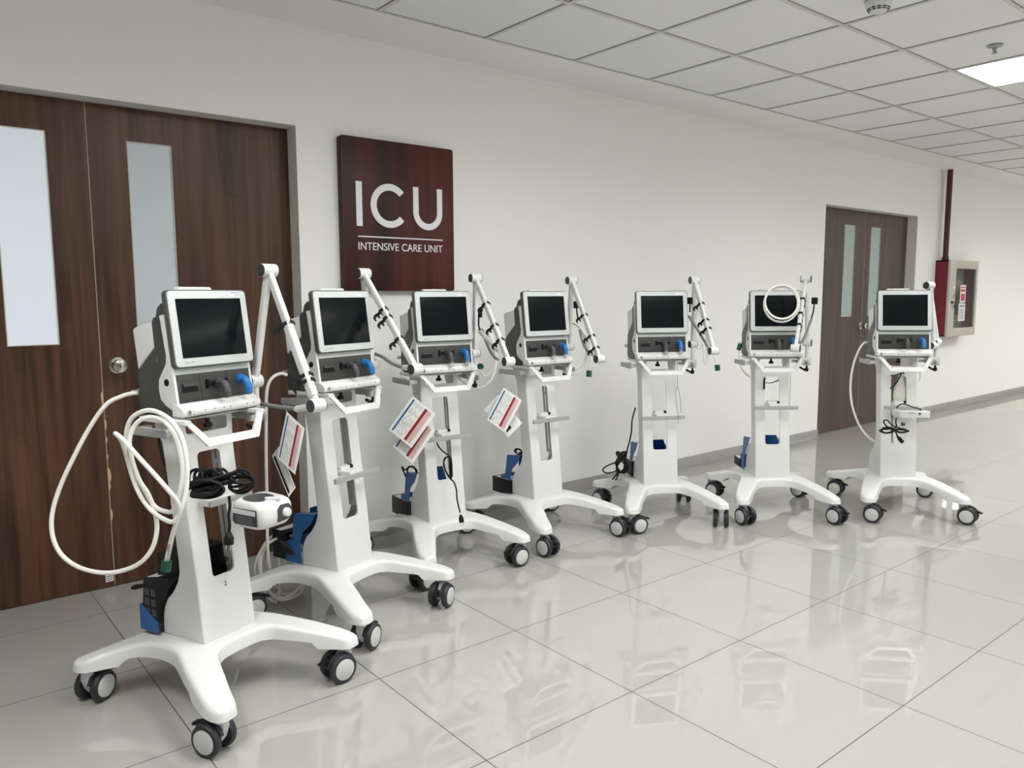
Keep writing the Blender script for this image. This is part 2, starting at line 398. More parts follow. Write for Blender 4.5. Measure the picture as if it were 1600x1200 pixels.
q = MB(); text_mb(q, 'INTENSIVE CARE UNIT', .056, Matrix.Translation((1.935-X0, yl+.0012, 1.546-Z0)) @ Matrix.Rotation(PI/2, 4, 'X'), width=.518, depth=.0012)
q.build('small_lettering', M_['letter'], t)

# ---------------- fire hose cabinet, pipe, detector, sprinkler ----------------
t = thing('fire_hose_cabinet', 'red fire hose cabinet with glazed cream door on the far wall', 'fire cabinet', (8.84, WALL-.003, .85))
dep, ww, hh = .15, .73, .81
q = MB(); e = .012
q.box((0, -dep+.02, 0), (e, 0, hh)); q.box((ww-e, -dep+.02, 0), (ww, 0, hh)); q.box((0, -dep+.02, 0), (ww, 0, e)); q.box((0, -dep+.02, hh-e), (ww, 0, hh))
q.build('cabinet_body', M_['red'], t)
q = MB(); q.box((e, -.012, e), (ww-e, -.004, hh-e)); q.build('back_panel', M_['inner'], t)
dr = MB(); fw = .05; y0, y1 = -dep-.004, -dep+.02
dr.box((-.004, y0, -.004), (.15, y1, hh+.004)); dr.box((ww-fw, y0, -.004), (ww+.004, y1, hh+.004)); dr.box((.15, y0, -.004), (ww-fw, y1, .085)); dr.box((.15, y0, hh-.085), (ww-fw, y1, hh+.004))
door = dr.build('cabinet_door', M_['cream'], t, bevel=.003)
q = MB(); q.box((.15, -dep+.006, .085), (ww-fw, -dep+.010, hh-.085)); q.build('glass_pane', M_['glass'], door)
q = MB(); q.tube([(.075+.0*i, -dep-.012-.014*math.sin(PI*i/10), .40+.13*i/10) for i in range(11)], .004, 8, 2); q.build('pull_handle', M_['brass'], door)
q = MB(); M = Matrix.Translation((.07, -dep-.004, .365)) @ Matrix.Rotation(PI/2, 4, 'X'); q.lathe([(.014, 0), (.014, .012), (0, .012)], 16, M)
q.box((.07, -dep-.02, .360), (.125, -dep-.014, .368)); q.prism([(.10, .325), (.125, .35), (.12, .31), (.105, .30)], -dep-.018, -dep-.015, 'y'); q.build('key_lock', M_['black'], door)
def poster(x0, x1, z0, z1, bars, name, matx):
    q = MB(); q.box((x0, -dep+.0025, z0), (x1, -dep+.005, z1)); q.mat(1)
    for a, c, d, e2 in bars: q.box((x0+a*(x1-x0), -dep+.0012, z0+c*(z1-z0)), (x0+d*(x1-x0), -dep+.0027, z0+e2*(z1-z0)))
    q.build(name, [M_['sticker'], matx], door)
poster(.30, .44, .36, .55, [(.1, .82, .9, .9), (.1, .62, .9, .76), (.15, .1, .85, .5)], 'warning_notice', M_['redprint'])
poster(.28, .45, .16, .35, [(.1, .8, .9, .9)]+[(.1, .1+.09*i, .8, .14+.09*i) for i in range(7)], 'instruction_notice', M_['gink'])
q = MB()      # hose reel inside
M = Matrix.Translation((.40, -.03, .42)) @ Matrix.Rotation(PI/2, 4, 'X')
q.lathe([(.02, 0), (.19, 0), (.20, .01), (.19, .05), (.17, .055), (.16, .06), (.05, .06), (.02, .07)], 32, M); q.build('hose_reel', M_['inner'], t)
q = MB(); q.cyl((8.905, WALL-.07, 1.655), (8.905, WALL-.07, CZ), .028, 24)
q.cyl((8.905, WALL-.07, 1.66), (8.905, WALL-.07, 1.70), .034, 24)
tag(q.build('sprinkler_pipe', M_['pipe']), 'dark red vertical pipe rising from the fire cabinet to the ceiling', 'pipe')
t = thing('smoke_detector', 'white round smoke detector on the ceiling at the top edge', 'smoke detector', (3.58, 1.80, CZ))
q = MB(); q.lathe([(.0, -.048), (.024, -.048), (.036, -.043), (.046, -.028), (.054, -.022), (.056, -.006), (.060, 0), (0, .0)][::-1], 32); q.build('detector_body', M_['wplas'], t)
q = MB()
for k in range(12):
    a = 2*PI*k/12
    for z_, r_ in ((-.0385, .0392), (-.0315, .0445)):
        M = Matrix.Rotation(a, 4, 'Z') @ Matrix.Translation((r_, 0, z_)) @ Matrix.Rotation(-.62, 4, 'Y'); q.box((-.001, -.008, -.0028), (.002, .008, .0028), M)
q.build('vent_slots', M_['black'], t)
t = thing('ceiling_sprinkler', 'small grey sprinkler head hanging from the ceiling near the light', 'sprinkler', (4.69, 1.72, CZ)); t.scale = (.95, .95, .62)
q = MB(); q.lathe([(.0, .004), (.040, .004), (.040, -.001), (.030, -.010), (.012, -.012), (.010, -.030), (0, -.03)], 24); q.build('escutcheon', M_['rail'], t)
q = MB(); q.tube([(.012, 0, -.025), (.020, 0, -.04), (.004, 0, -.058)], .003, 6); q.tube([(-.012, 0, -.025), (-.020, 0, -.04), (-.004, 0, -.058)], .003, 6)
q.cyl((0, 0, -.028), (0, 0, -.056), .003, 8); q.lathe([(0, -.058), (.016, -.058), (.016, -.061), (0, -.062)][::-1], 16); q.build('deflector', M_['rail'], t)

# ---------------- trolley ----------------
POSES = [(.785, 2.588, 21.4), (1.415, 2.913, 20.1), (2.118, 3.214, -4.1), (2.791, 3.227, -.5), (3.540, 3.011, -29.4), (4.192, 2.672, -38.4), (4.800, 2.190, -44.4)]
VOFF = [(.026, .029, 1.2), (.002, -.003, -2.0), (.004, -.009, -.5), (-.004, -.012, -.7), (-.005, -.007, .4), (-.004, -.001, -.4), (.002, .003, -1.5)]
SHELF = [None, .585, .620, .636, .599, .634, None]
STEMS = [(-.260, -.356), (.262, -.356), (-.280, .252), (.280, .252)]

def base_mesh():
    # plan outline (right half, front to back), star shaped about the centre
    def leg(px, py, tipw):
        return px, py
    ctr = Vector((0, -.04))
    tips = [Vector((.268, -.385)), Vector((.290, .262))]
    half = []
    # front web -> front right tip -> side web -> rear right tip -> rear web
    half += [(0, -.142), (.030, -.143), (.062, -.146), (.092, -.156), (.116, -.176), (.140, -.216), (.168, -.268), (.196, -.318), (.218, -.362), (.230, -.384), (.242, -.394), (.264, -.397), (.284, -.393), (.295, -.380), (.298, -.356),
             (.292, -.320), (.268, -.255), (.240, -.185), (.208, -.115), (.184, -.060), (.172, -.010), (.168, .040), (.171, .085), (.184, .125), (.212, .162), (.250, .194), (.284, .214), (.304, .232), (.313, .256), (.308, .280), (.292, .294), (.268, .294),
             (.236, .276), (.196, .252), (.150, .226), (.105, .206), (.055, .196), (0, .194)]
    P = [Vector((x, y, 0)) for x, y in half]
    P = [Vector((p.x, p.y)) for p in catmull(P, 3)]
    full = P+[Vector((-p.x, p.y)) for p in reversed(P[1:-1])]
    full = [p for k, p in enumerate(full)]
    q = MB(); n = len(full)
    T = [Vector((sx*t_.x, t_.y)) for t_ in tips for sx in (1, -1)]
    def tval(p):
        best = 0
        for t_ in T:
            d = (t_-ctr); v_ = (p-ctr).dot(d)/d.length_squared; best = max(best, v_)
        return max(0, min(1.1, best))
    def zt(tv):
        a = max(0, tv-.30)/.70
        return .206-.045*min(1, a)**1.15-.010*a*a
    def zb(tv):
        if tv < .30: return .158
        if tv < .69: return .158-.016*(tv-.30)/.39
        if tv < .715: return .142-.024*(tv-.69)/.025
        return .118
    vs = []; fs = []
    # inward offsets of the outline give the chamfered upper edge
    def offs(d):
        out = []
        for k in range(n):
            a = full[k-1]; c = full[(k+1) % n]; tg = (c-a).normalized(); nr = Vector((-tg.y, tg.x)); out.append(full[k]+nr*d)
        return out
    o9, o5, o2 = offs(.011), offs(.0065), offs(.002)
    def ring(pts, fz):
        idx = len(vs)
        for k, p in enumerate(pts): vs.append((p.x, p.y, fz(full[k], p)))
        return idx
    R0 = [ring(o9, lambda f, p: zt(tval(p)))]
    R0.append(ring(o5, lambda f, p: zt(tval(f))-.0025)); R0.append(ring(o2, lambda f, p: zt(tval(f))-.0075)); R0.append(ring(full, lambda f, p: zt(tval(f))-.013))
    R0.append(ring(offs(-.003), lambda f, p: zb(tval(f)))); R0.append(ring(offs(.006), lambda f, p: zb(tval(f))))
    for a, b_ in zip(R0, R0[1:]):
        for i in range(n):
            j = (i+1) % n; fs.append((a+i, a+j, b_+j, b_+i))
    from mathutils.geometry import delaunay_2d_cdt
    def cap(idx0, fz, flip):
        bd = [Vector((vs[idx0+k][0], vs[idx0+k][1])) for k in range(n)]
        pts = list(bd); g = .016
        def inside(p):
            c = False
            for k in range(n):
                a, b_ = bd[k-1], bd[k]
                if (a.y > p.y) != (b_.y > p.y) and p.x < (b_.x-a.x)*(p.y-a.y)/(b_.y-a.y)+a.x: c = not c
            return c
        for ix in range(-22, 23):
            for iy in range(-28, 22):
                p = Vector((ix*g, iy*g))
                if inside(p) and min((p-b_).length for b_ in bd) > g*.55: pts.append(p)
        ov, oe, of, orv, _, _ = delaunay_2d_cdt(pts, [], [list(range(n))], 1, 1e-6)
        base = len(vs); mp = []
        for k, p in enumerate(ov):
            src = orv[k]
            if src and src[0] < n: mp.append(idx0+src[0])
            else: mp.append(len(vs)); vs.append((p.x, p.y, fz(p)))
        for f_ in of: fs.append(tuple(mp[k] for k in f_))
    cap(R0[0], lambda p: zt(tval(p)), False); cap(R0[-1], lambda p: zb(tval(p)), True)
    q.add(vs, fs)
    me = q.mesh('base', [M_['white']], sharp=50)
    bm = bmesh.new(); bm.from_mesh(me); bmesh.ops.recalc_face_normals(bm, faces=bm.faces); bm.to_mesh(me); bm.free()
    me.set_sharp_from_angle(angle=math.radians(50))
    return me

def boolean(me, cutters):
    o = bpy.data.objects.new('work', me); COL.objects.link(o); cs = []
    for c in cutters:
        co = bpy.data.objects.new('cut', c); COL.objects.link(co); cs.append(co)
        m = o.modifiers.new('b', 'BOOLEAN'); m.operation = 'DIFFERENCE'; m.object = co; m.solver = 'EXACT'
    bpy.context.view_layer.update()
    dg = bpy.context.evaluated_depsgraph_get(); out = bpy.data.meshes.new_from_object(o.evaluated_get(dg))
    bpy.data.objects.remove(o)
    for co in cs: bpy.data.objects.remove(co)
    for p in out.polygons: p.use_smooth = True
    out.set_sharp_from_angle(angle=math.radians(35))
    return out
def column_mesh():
    prof = [(-.100, .203), (-.0775, .42), (-.052, .62), (-.030, .82), (-.030, .925), (.090, .925), (.088, .89), (.074, .870), (.058, .845), (.048, .78), (.032, .65), (.018, .54), (.009, .46), (.008, .425),
            (.020, .390), (.047, .351), (.075, .325), (.091, .296), (.099, .265), (.101, .203)]
    q = MB(); q.prism(prof, -.105, .105, 'x'); me = q.mesh('column', [M_['white']], bevel=.008, seg=3, ang=50)
    cuts = []
    c = MB(); c.prism(rrect(.089, .408, .016, 5, 0, .608), -.3, .3, 'y'); cuts.append(c.mesh('c', [M_['white']]))
    c = MB(); c.prism(rrect(.16, .045, .010, 4, 0, .8975), -.3, .3, 'y'); cuts.append(c.mesh('c', [M_['white']]))
    c = MB(); c.prism([(-.092, .214), (-.0700, .42), (-.0445, .62), (-.0225, .82), (-.0225, .915), (.30, .915), (.30, .214)], -.0975, .0975, 'x'); cuts.append(c.mesh('c', [M_['white']]))
    return boolean(me, cuts)

def make_trolley():
    t = thing('ventilator_trolley', 'x', 'trolley')
    link('base', base_mesh(), t)
    link('column', column_mesh(), t)
    q = MB(); q.prism(rrect(.31, .135, .02, 4, 0, .0375), .921, .935, 'z'); q.build('tray', M_['white'], t, bevel=.003)
    # front handle: a flat hexagonal loop
    q = MB()
    pts = [(-.150, -.095, .925), (-.146, -.128, .921), (-.094, -.156, .864), (.094, -.156, .864), (.146, -.128, .921), (.150, -.095, .925)]
    w_, th_ = .0125, .0045
    outer = [(-.158, .936), (-.100, .852), (.100, .852), (.158, .936)]; inner = [(-.133, .932), (-.087, .876), (.087, .876), (.133, .932)]
    def hp(x, z): return (-.118-(.936-z)*.45)
    for i in range(3):
        A = [outer[i], outer[i+1], inner[i+1], inner[i]]
        vs = [(x, hp(x, z)-.005, z) for x, z in A]+[(x, hp(x, z)+.006, z) for x, z in A]
        q.add(vs, [(0, 1, 2, 3), (7, 6, 5, 4), (4, 5, 1, 0), (5, 6, 2, 1), (6, 7, 3, 2), (7, 4, 0, 3)])
    for s in (-1, 1): q.box((s*.133, -.128, .922), (s*.157, -.00, .9352))
    q.build('handle', M_['white'], t, bevel=.0025)
    for s in (-1, 1):
        q = MB(); q.prism(rrect(.184, .026, .005, 3, -.002, .899), s*.186, s*.197, 'x'); q.build('side_rail', M_['rail'], t, bevel=.0015)
        for yy in (-.062, .055):
            q = MB(); q.box((s*.145, yy-.012, .890), (s*.187, yy+.012, .910)); q.build('rail_bracket', M_['alu'], t, bevel=.002)
    q = MB(); M = Matrix.Translation((-.02, -.06, .922)); q.lathe([(.007, 0), (.007, -.012), (.014, -.015), (.014, -.026), (0, -.028)][::-1], 16, M); q.build('tray_screw', M_['black'], t)
    q = MB()
    def ry(z, u): return -.069+(z-.44)*.1125+u*.040
    for u0, u1, z0, z1 in ((0, .40, .442, .872), (.60, 1, .442, .872), (.4, .6, .442, .462), (.4, .6, .640, .662), (.4, .6, .760, .775), (.4, .6, .858, .872)):
        q.prism([(ry(z0, u0), z0), (ry(z0, u1), z0), (ry(z1, u1), z1), (ry(z1, u0), z1)], .0445, .0475, 'x')
    q.build('slotted_rail', M_['rail'], t)
    for (x, y) in STEMS: caster(t, x, y)
    # blue holder for the power box
    q = MB()
    side = [(.100, .207), (.190, .207), (.190, .290), (.150, .305), (.130, .418), (.012, .430), (.040, .385), (.085, .345), (.102, .300)]
    q.prism(side, -.112, -.109, 'x')
    q.add([(-.112, .130, .418), (-.060, .135, .410), (-.060, .020, .425), (-.112, .012, .430)], [(0, 1, 2, 3), (3, 2, 1, 0)])
    q.box((-.112, .186, .207), (.112, .190, .290)); q.prism([(.100, .207), (.190, .207), (.190, .290), (.150, .305), (.130, .40), (.105, .34)], .109, .112, 'x')
    q.add([(.045, .100, .430), (.085, .100, .430), (.112, .100, .345), (.045, .100, .345)], [(0, 1, 2, 3), (3, 2, 1, 0)])
    q.add([(-.044, .110, .428), (.045, .100, .430), (.045, .100, .345), (-.044, .110, .345)], [(0, 1, 2, 3), (3, 2, 1, 0)])
    q.build('box_holder', M_['bluem'], t)
    return t
def caster(t, x, y):
    # origin: stem top under the leg tip; wheels trail towards local -y
    q = MB()
    q.lathe([(.0, .119), (.019, .119), (.020, .108), (.0185, .096), (.0, .096)][::-1], 20)
    q.prism([(.016, .108), (.018, .085), (.006, .050), (-.010, .030), (-.034, .026), (-.050, .036), (-.050, .058), (-.030, .094), (-.014, .108)], -.0125, .0125, 'x')
    c = q.build('caster', M_['fork'], t, bevel=.003); c.location = (x, y, 0)
    prof = [(.012, -.0115), (.040, -.0125), (.046, -.011), (.0492, -.006), (.050, 0), (.0492, .006), (.046, .011), (.040, .0125), (.037, .0125), (.037, .011), (.0, .011)]
    for s in (-1, 1):
        q = MB(); M = Matrix.Translation((s*.0305, -.030, .0502)) @ Matrix.Rotation(s*PI/2, 4, 'Y'); q.lathe(prof, 36, M); w_ = q.build('wheel', M_['tyre'], c, sharp=30)
        q = MB(); q.lathe([(.036, .0115), (.036, .0135), (.033, .0150), (.0, .0155)], 32, M); q.build('wheel_cover', M_['cover'], w_)
    # dark hood over the wheels and the brake pedal
    q = MB()
    for s in (-1, 1):
        P = []
        for k in range(13):
            a = math.radians(20+150*k/12); P.append((-.030+.0535*math.cos(a), .0502+.0535*math.sin(a)))
        Q = [(-.030+.0505*math.cos(math.radians(170-150*k/12)), .0502+.0505*math.sin(math.radians(170-150*k/12))) for k in range(13)]
        q.prism(P+Q, s*.0135, s*.024, 'x')
    q.prism([(-.072, .080), (-.084, .072), (-.077, .055), (-.060, .052), (-.050, .07)], -.007, .007, 'x')
    q.build('wheel_hood', M_['tyre'], c)
    q = MB(); q.box((-.012, -.104, .074), (.012, -.068, .083), Matrix.Translation((0, -.086, .08)) @ Matrix.Rotation(.30, 4, 'X') @ Matrix.Translation((0, .086, -.08))); q.build('brake_pedal', M_['black'], c, bevel=.003)

VDIR = Vector((F_.x, F_.y, 0)).normalized(); RDIR = Vector((R_.x, R_.y, 0)).normalized()
# per trolley, casters FL, FR, RL, RR: axle angle from the line of sight (+ right), trail direction
CAST = [[(-22, 'L'), (45, 'L'), (75, 'F'), (30, 'R')],
        [(70, 'R'), (70, 'N'), (40, 'R'), (30, 'R')],
        [(50, 'L'), (38, 'L'), (40, 'N'), (15, 'R')],
        [(-45, 'R'), (-38, 'R'), (-30, 'R'), (20, 'R')],
        [(20, 'R'), (78, 'F'), (-50, 'R'), (86, 'N')],
        [(-66, 'N'), (-56, 'N'), (-45, 'R'), (-50, 'R')],
        [(-36, 'R'), (-42, 'R'), (-38, 'R'), (-36, 'R')]]
TLAB = ['white trolley nearest the camera, numbered 2, under the leftmost ventilator',
        'white trolley second from the left, with ring of white hose on its rear leg',
        'white trolley third from the left, below the ICU sign, black plug dangling down its column',
        'white trolley fourth from the left, two cards on its left rail',
        'white trolley fifth from the left, with a tangled black cord behind its left side',
        'white trolley just left of the far door, under the ventilator with a hose ring',
        'rightmost white trolley, with small white tray and black cord coil on its column']
VLAB = ['leftmost and largest ventilator, dark grey and white, with hose at its left side',
        'second ventilator from the left, in front of the wall between door and ICU sign',
        'third ventilator from the left, just below the right half of the ICU sign',
        'fourth ventilator from the left, middle of the row of seven',
        'fifth ventilator from the left, standing alone before blank white wall',
        'ventilator just left of the far door, with white hose ring over its screen',
        'rightmost ventilator in the row, in front of the far brown door']
proto = make_trolley()
copies = [proto]+[copy_tree(proto) for k in range(6)]
trolleys = []
bpy.context.view_layer.update()
for i, (x, y, a) in enumerate(POSES):
    o = copies[i]
    o.location = (x, y, 0); o.rotation_euler = (0, 0, math.radians(a)); tag(o, TLAB[i], 'trolley', 'ventilator trolleys in a row along the corridor')
    trolleys.append(o)
    cs = [c for c in o.children if c.name.startswith('caster')]
    cs.sort(key=lambda c: (c.location.y > 0, c.location.x))
    for c, (al, tr) in zip(cs, CAST[i]):
        al = math.radians(al); n = -VDIR*math.cos(al)+RDIR*math.sin(al); p1 = Vector((-n.y, n.x, 0))
        ref = {'L': -RDIR, 'R': RDIR, 'N': -VDIR, 'F': VDIR}[tr]
        if p1.dot(ref) < 0: p1 = -p1
        c.rotation_euler = (0, 0, math.atan2(p1.y, p1.x)+PI/2-math.radians(a))
    if i == 6:
        for c in [c for c in o.children if c.name.startswith('box_holder')]: bpy.data.objects.remove(c)
    if i == 0:
        for c in [c for c in o.children if c.name.startswith('box_holder')]: bpy.data.objects.remove(c)
        q = MB(); q.prism([(.100, .207), (.190, .207), (.190, .290), (.184, .292), (.100, .245)], -.126, -.123, 'x'); q.box((-.126, .187, .207), (.0, .190, .292)); q.build('box_holder', M_['bluem'], o)
    if i in (5, 4):
        for c in [c for c in o.children if c.name.startswith('slotted_rail')]:
            for g in list(c.children): bpy.data.objects.remove(g)
            bpy.data.objects.remove(c)
def shelf(t, z, w_=.128, xo=0):
    q = MB(); q.prism(rrect(2*w_, .022, .004, 3, xo, z), -.126, -.116, 'y'); s = q.build('shelf_rail', M_['rail'], t, bevel=.001)
    q = MB(); y_ = -.052+(.62-z)*.11; q.box((-.038, -.117, z+.002), (.038, y_+.03, z+.020)); q.box((-.030, y_-.012, z-.004), (.036, y_+.03, z+.032)); q.build('shelf_bracket', M_['white'], t, bevel=.004)
    q = MB(); q.cyl((.030, y_-.016, z+.026), (.030, y_+.005, z+.026), .008, 12); q.build('shelf_screw', M_['black'], t)
for i, z in enumerate(SHELF):
    if z: shelf(trolleys[i], z, .130 if i else .1)
q = MB(); text_mb(q, '2', .023, Matrix.Translation((.0, -.0841, .365)) @ Matrix.Rotation(PI/2-.11, 4, 'X'), depth=.0002, align='CENTER')
q.build('number_label', M_['black'], trolleys[0])

# ---------------- ventilator ----------------
def make_vent():
    t = thing('ventilator', 'x', 'ventilator')
    q = MB(); q.prism([(-.088, .942), (-.05, .938), (.098, .940), (.106, .952), (.106, 1.073), (.020, 1.150), (.027, 1.230), (.018, 1.246), (-.020, 1.250), (-.050, 1.245), (-.060, 1.10), (-.060, 1.0), (-.092, .955)], -.148, .148, 'x'); q.build('shell', M_['dgrey'], t, bevel=.006, seg=3, ang=30)
    q = MB(); q.prism([(-.104, .9355), (.094, .9355), (.088, .941), (-.098, .941)], -.14, .14, 'x'); q.build('base_plate', M_['black'], t)
    q = MB(); q.prism([(.104, 1.077), (.120, 1.205), (.112, 1.212), (.029, 1.232), (.019, 1.152)], -.147, .147, 'x'); q.build('rear_housing', M_['wplas'], t, bevel=.007, seg=3, ang=30)
    # white cheek frame: side outline, full width
    out = [(-.020, 1.251), (-.034, 1.254), (-.058, 1.250), (-.062, 1.12), (-.070, 1.075), (-.084, .978), (-.106, .966), (-.112, .958), (-.110, .942), (-.100, .9395), (-.086, .945), (-.030, .972), (-.008, .990), (-.001, 1.020), (-.004, 1.052), (-.022, 1.078), (-.040, 1.104), (-.042, 1.13), (-.034, 1.174), (-.024, 1.235)]
    q = MB()
    q.prism(out, -.1545, -.1445, 'x'); q.build('cheek', M_['wplas'], t, bevel=.0025, ang=40)
    q = MB(); q.prism(out, .1445, .1545, 'x'); q.build('cheek', M_['wplas'], t, bevel=.0025, ang=40)
    q = MB(); q.prism([(-.030, 1.248), (-.060, 1.246), (-.066, 1.10), (-.0725, 1.068), (-.060, 1.066), (-.035, 1.12)], -.1446, .1446, 'x'); q.build('upper_fascia', M_['bezel'], t, bevel=.002)
    q = MB(); q.prism([(-.080, .980), (-.1065, .9675), (-.1135, .960), (-.1135, .946), (-.106, .938), (-.060, .938), (-.060, .980)], -.157, .157, 'x'); q.build('front_lip', M_['wplas'], t, bevel=.006, seg=3, ang=25)
    # recess with the three modules
    q = MB(); q.prism([(-.0715, 1.067), (-.0825, .981), (-.055, .981), (-.055, 1.067)], -.1445, .1445, 'x'); pn = q.build('connector_panel', M_['panel'], t, bevel=.001)
    def pm(x, z, dy=0):      # a point on the panel
        return (x, -.0715-(1.067-z)*.128-dy, z)
    q = MB()
    for x0, x1 in ((-.142, -.060), (-.058, .046), (.048, .142)):
        for z0, z1 in ((1.050, 1.0505), (.9865, .987)): q.add([pm(x0, z0, .0006), pm(x1, z0, .0006), pm(x1, z1, .0006), pm(x0, z1, .0006)], [(0, 1, 2, 3)])
    for x in (-.059, .047): q.add([pm(x-.0008, .982, .0006), pm(x+.0008, .982, .0006), pm(x+.0008, 1.066, .0006), pm(x-.0008, 1.066, .0006)], [(0, 1, 2, 3)])
    q.build('module_gaps', M_['black'], pn)
    q = MB()
    z0, z1 = 1.018, 1.037
    z0, z1 = 1.031, 1.036; A = [pm(-.128, z0, .010), pm(-.071, z0, .010), pm(-.071, z1, .010), pm(-.128, z1, .010), pm(-.071, z1+.006, .001), pm(-.128, z1+.006, .001)]
    q.add(A, [(0, 1, 2, 3), (3, 2, 4, 5), (1, 4, 2), (0, 3, 5)]); q.build('cassette_latch', M_['mgrey'], pn)
    q = MB(); q.add([pm(-.133, 1.012, .0012), pm(-.068, 1.012, .0012), pm(-.071, 1.031, .0012), pm(-.127, 1.031, .0012)], [(0, 1, 2, 3)]); q.build('cassette_slot', M_['black'], pn)
    def elbow(name, x, z, m_, r):
        b0 = Vector(pm(x, z)); q = MB()
        q.cyl(b0+V(0, .004, 0), b0+V(0, -.012, 0), r*1.28, 22); q.tube([b0, b0+V(0, -.016, 0), b0+V(0, -.030, -.004), b0+V(0, -.038, -.016), b0+V(0, -.0415, -.028)], r, 18, 5)
        q.cyl(b0+V(0, -.038, -.018), b0+V(0, -.0425, -.034), r*1.13, 20); q.cyl(b0+V(0, -.0425, -.034), b0+V(0, -.0455, -.046), r*.95, 20)
        o_ = q.build(name, m_, t)
        q = MB(); q.cyl(b0+V(0, -.0455, -.046), b0+V(0, -.0460, -.0475), r*.8, 18); q.build('port_opening', M_['black'], o_)
        return o_
    e1 = elbow('expiratory_port', .010, 1.033, M_['mgrey'], .0125)
    q = MB(); b0 = Vector(pm(.010, 1.033))
    q.box(b0+V(-.045, -.008, -.006), b0+V(.030, 0, .006)); q.box(b0+V(-.048, -.010, -.016), b0+V(-.040, 0, .014)); q.box(b0+V(.028, -.010, -.008), b0+V(.036, 0, .010)); q.build('locking_lever', M_['black'], e1, bevel=.002)
    elbow('inspiratory_port', .100, 1.036, M_['blue'], .0125)
    # lip print and power button
    q = MB(); M = Matrix.Translation((-.135, -.1130, .953)) @ Matrix.Rotation(PI/2, 4, 'X'); q.lathe([(.0085, 0), (.0085, .0015), (.0060, .002), (.0, .002)], 20, M); pb = q.build('power_button', M_['rail'], t)
    q = MB(); q.box((-.1362, -.1157, .949), (-.1338, -.115, .957)); q.build('power_mark', M_['black'], pb)
    q = MB()
    for x, w_ in ((-.118, .003), (-.075, .004), (-.040, .007), (-.002, .006), (.025, .008), (.095, .006), (.122, .009)):
        q.box((x-w_/2, -.1139, .9535), (x+w_/2, -.1134, .9545)); q.box((x-w_/4, -.1139, .951), (x+w_/4, -.1134, .957)); 
    q.box((-.1195, -.1139, .945), (-.1165, -.1134, .948)); q.build('printed_symbols', M_['gink'], t)
    # monitor, leaning back
    tilt = math.atan2(.031, .243)
    MM = Matrix.Translation((0, -.0695, 1.2095)) @ Matrix.Rotation(-tilt, 4, 'X')
    H, W_ = .245, .314
    q = MB(); q.prism(rrect(W_, H, .016, 6), -.002, .017, 'y', MM); q.prism(rrect(W_-.05, H-.06, .02, 5), .016, .034, 'y', MM); mo = q.build('monitor', M_['rim'], t, bevel=.003)
    q = MB(); q.prism(rrect(W_-.008, H-.008, .013, 6), -.006, -.001, 'y', MM); q.build('bezel', M_['bezel'], mo, bevel=.0025)
    q = MB(); q.box((-.1275, -.0068, -.0925), (.1275, -.005, .0925), MM @ Matrix.Translation((0, 0, .001))); q.build('screen', M_['screen'], mo)
    q = MB(); q.box((.083, -.0066, .0995), (.128, -.0058, .1175), MM); q.mat(1)
    text_mb(q, 'L\u00d6WENSTEIN', .0068, MM @ Matrix.Translation((.0865, -.0068, .1095)) @ Matrix.Rotation(PI/2, 4, 'X'), width=.038, depth=.0001)
    text_mb(q, 'medical', .0055, MM @ Matrix.Translation((.107, -.0068, .1025)) @ Matrix.Rotation(PI/2, 4, 'X'), width=.0175, depth=.0001)
    q.build('maker_sticker', [M_['sticker'], M_['ink']], mo)
    q = MB(); q.box((-.125, -.0066, -.113), (-.084, -.0058, -.0975), MM); q.mat(1)
    text_mb(q, 'elisa 300', .0088, MM @ Matrix.Translation((-.1225, -.0068, -.1085)) @ Matrix.Rotation(PI/2, 4, 'X'), width=.036, depth=.0001)
    q.build('model_lettering', [M_['bezel'], M_['gink']], mo)
    q = MB(); q.prism([(-.050, 1.240), (-.042, 1.285), (-.018, 1.290), (.000, 1.275), (.010, 1.244)], -.146, .146, 'x'); q.build('monitor_mount', M_['dgrey'], t, bevel=.006)
    q = MB(); q.prism([(-.105, 1.316), (-.090, 1.340), (.030, 1.340), (.045, 1.316)], -.040, -.014, 'y'); q.build('carry_handle', M_['wplas'], t, bevel=.004)
    # side fittings
    q = MB(); M = Matrix.Translation((-.1545, -.040, 1.045)) @ Matrix.Rotation(-PI/2, 4, 'Y'); q.lathe([(.0115, 0), (.0115, .0006), (0, .0006)], 20, M); q.build('side_socket', M_['black'], t)
    q = MB(); M = Matrix.Translation((-.148, .006, 1.115)) @ Matrix.Rotation(-PI/2, 4, 'Y'); q.lathe([(.010, 0), (.010, .001), (.008, .0008), (0, .0008)], 20, M); q.build('side_screw', M_['rim'], t)
    q = MB(); q.cyl((-.130, .095, 1.006), (-.130, .128, 1.006), .010, 16); q.cyl((-.135, .116, 1.006), (-.160, .120, 1.006), .0085, 12); q.build('gas_inlet', M_['alu'], t)
    return t
vproto = make_vent(); vents = []
for i, ((x, y, a), (dx, dy, da)) in enumerate(zip(POSES, VOFF)):
    o = vproto if i == 0 else copy_tree(vproto)
    ar = math.radians(a); o.location = (x+math.cos(ar)*dx-math.sin(ar)*dy, y+math.sin(ar)*dx+math.cos(ar)*dy, 0)
    o.rotation_euler = (0, 0, ar+math.radians(da)); tag(o, VLAB[i], 'ventilator', 'ventilators in a row along the corridor'); vents.append(o)
def adapters(i):
    v = vents[i]
    for c in [c for c in v.children if c.name.startswith(('expiratory_port', 'inspiratory_port'))]:
        x, z = (.010, 1.033) if c.name.startswith('exp') else (.100, 1.036)
        b0 = Vector((x, -.0715-(1.067-z)*.128, z)); q = MB(); q.cyl(b0+V(0, -.044, -.040), b0+V(0, -.0475, -.058), .0120, 16)
        q.build('clear_adapter', M_['clear'], c)
for i in (2, 3, 4): adapters(i)

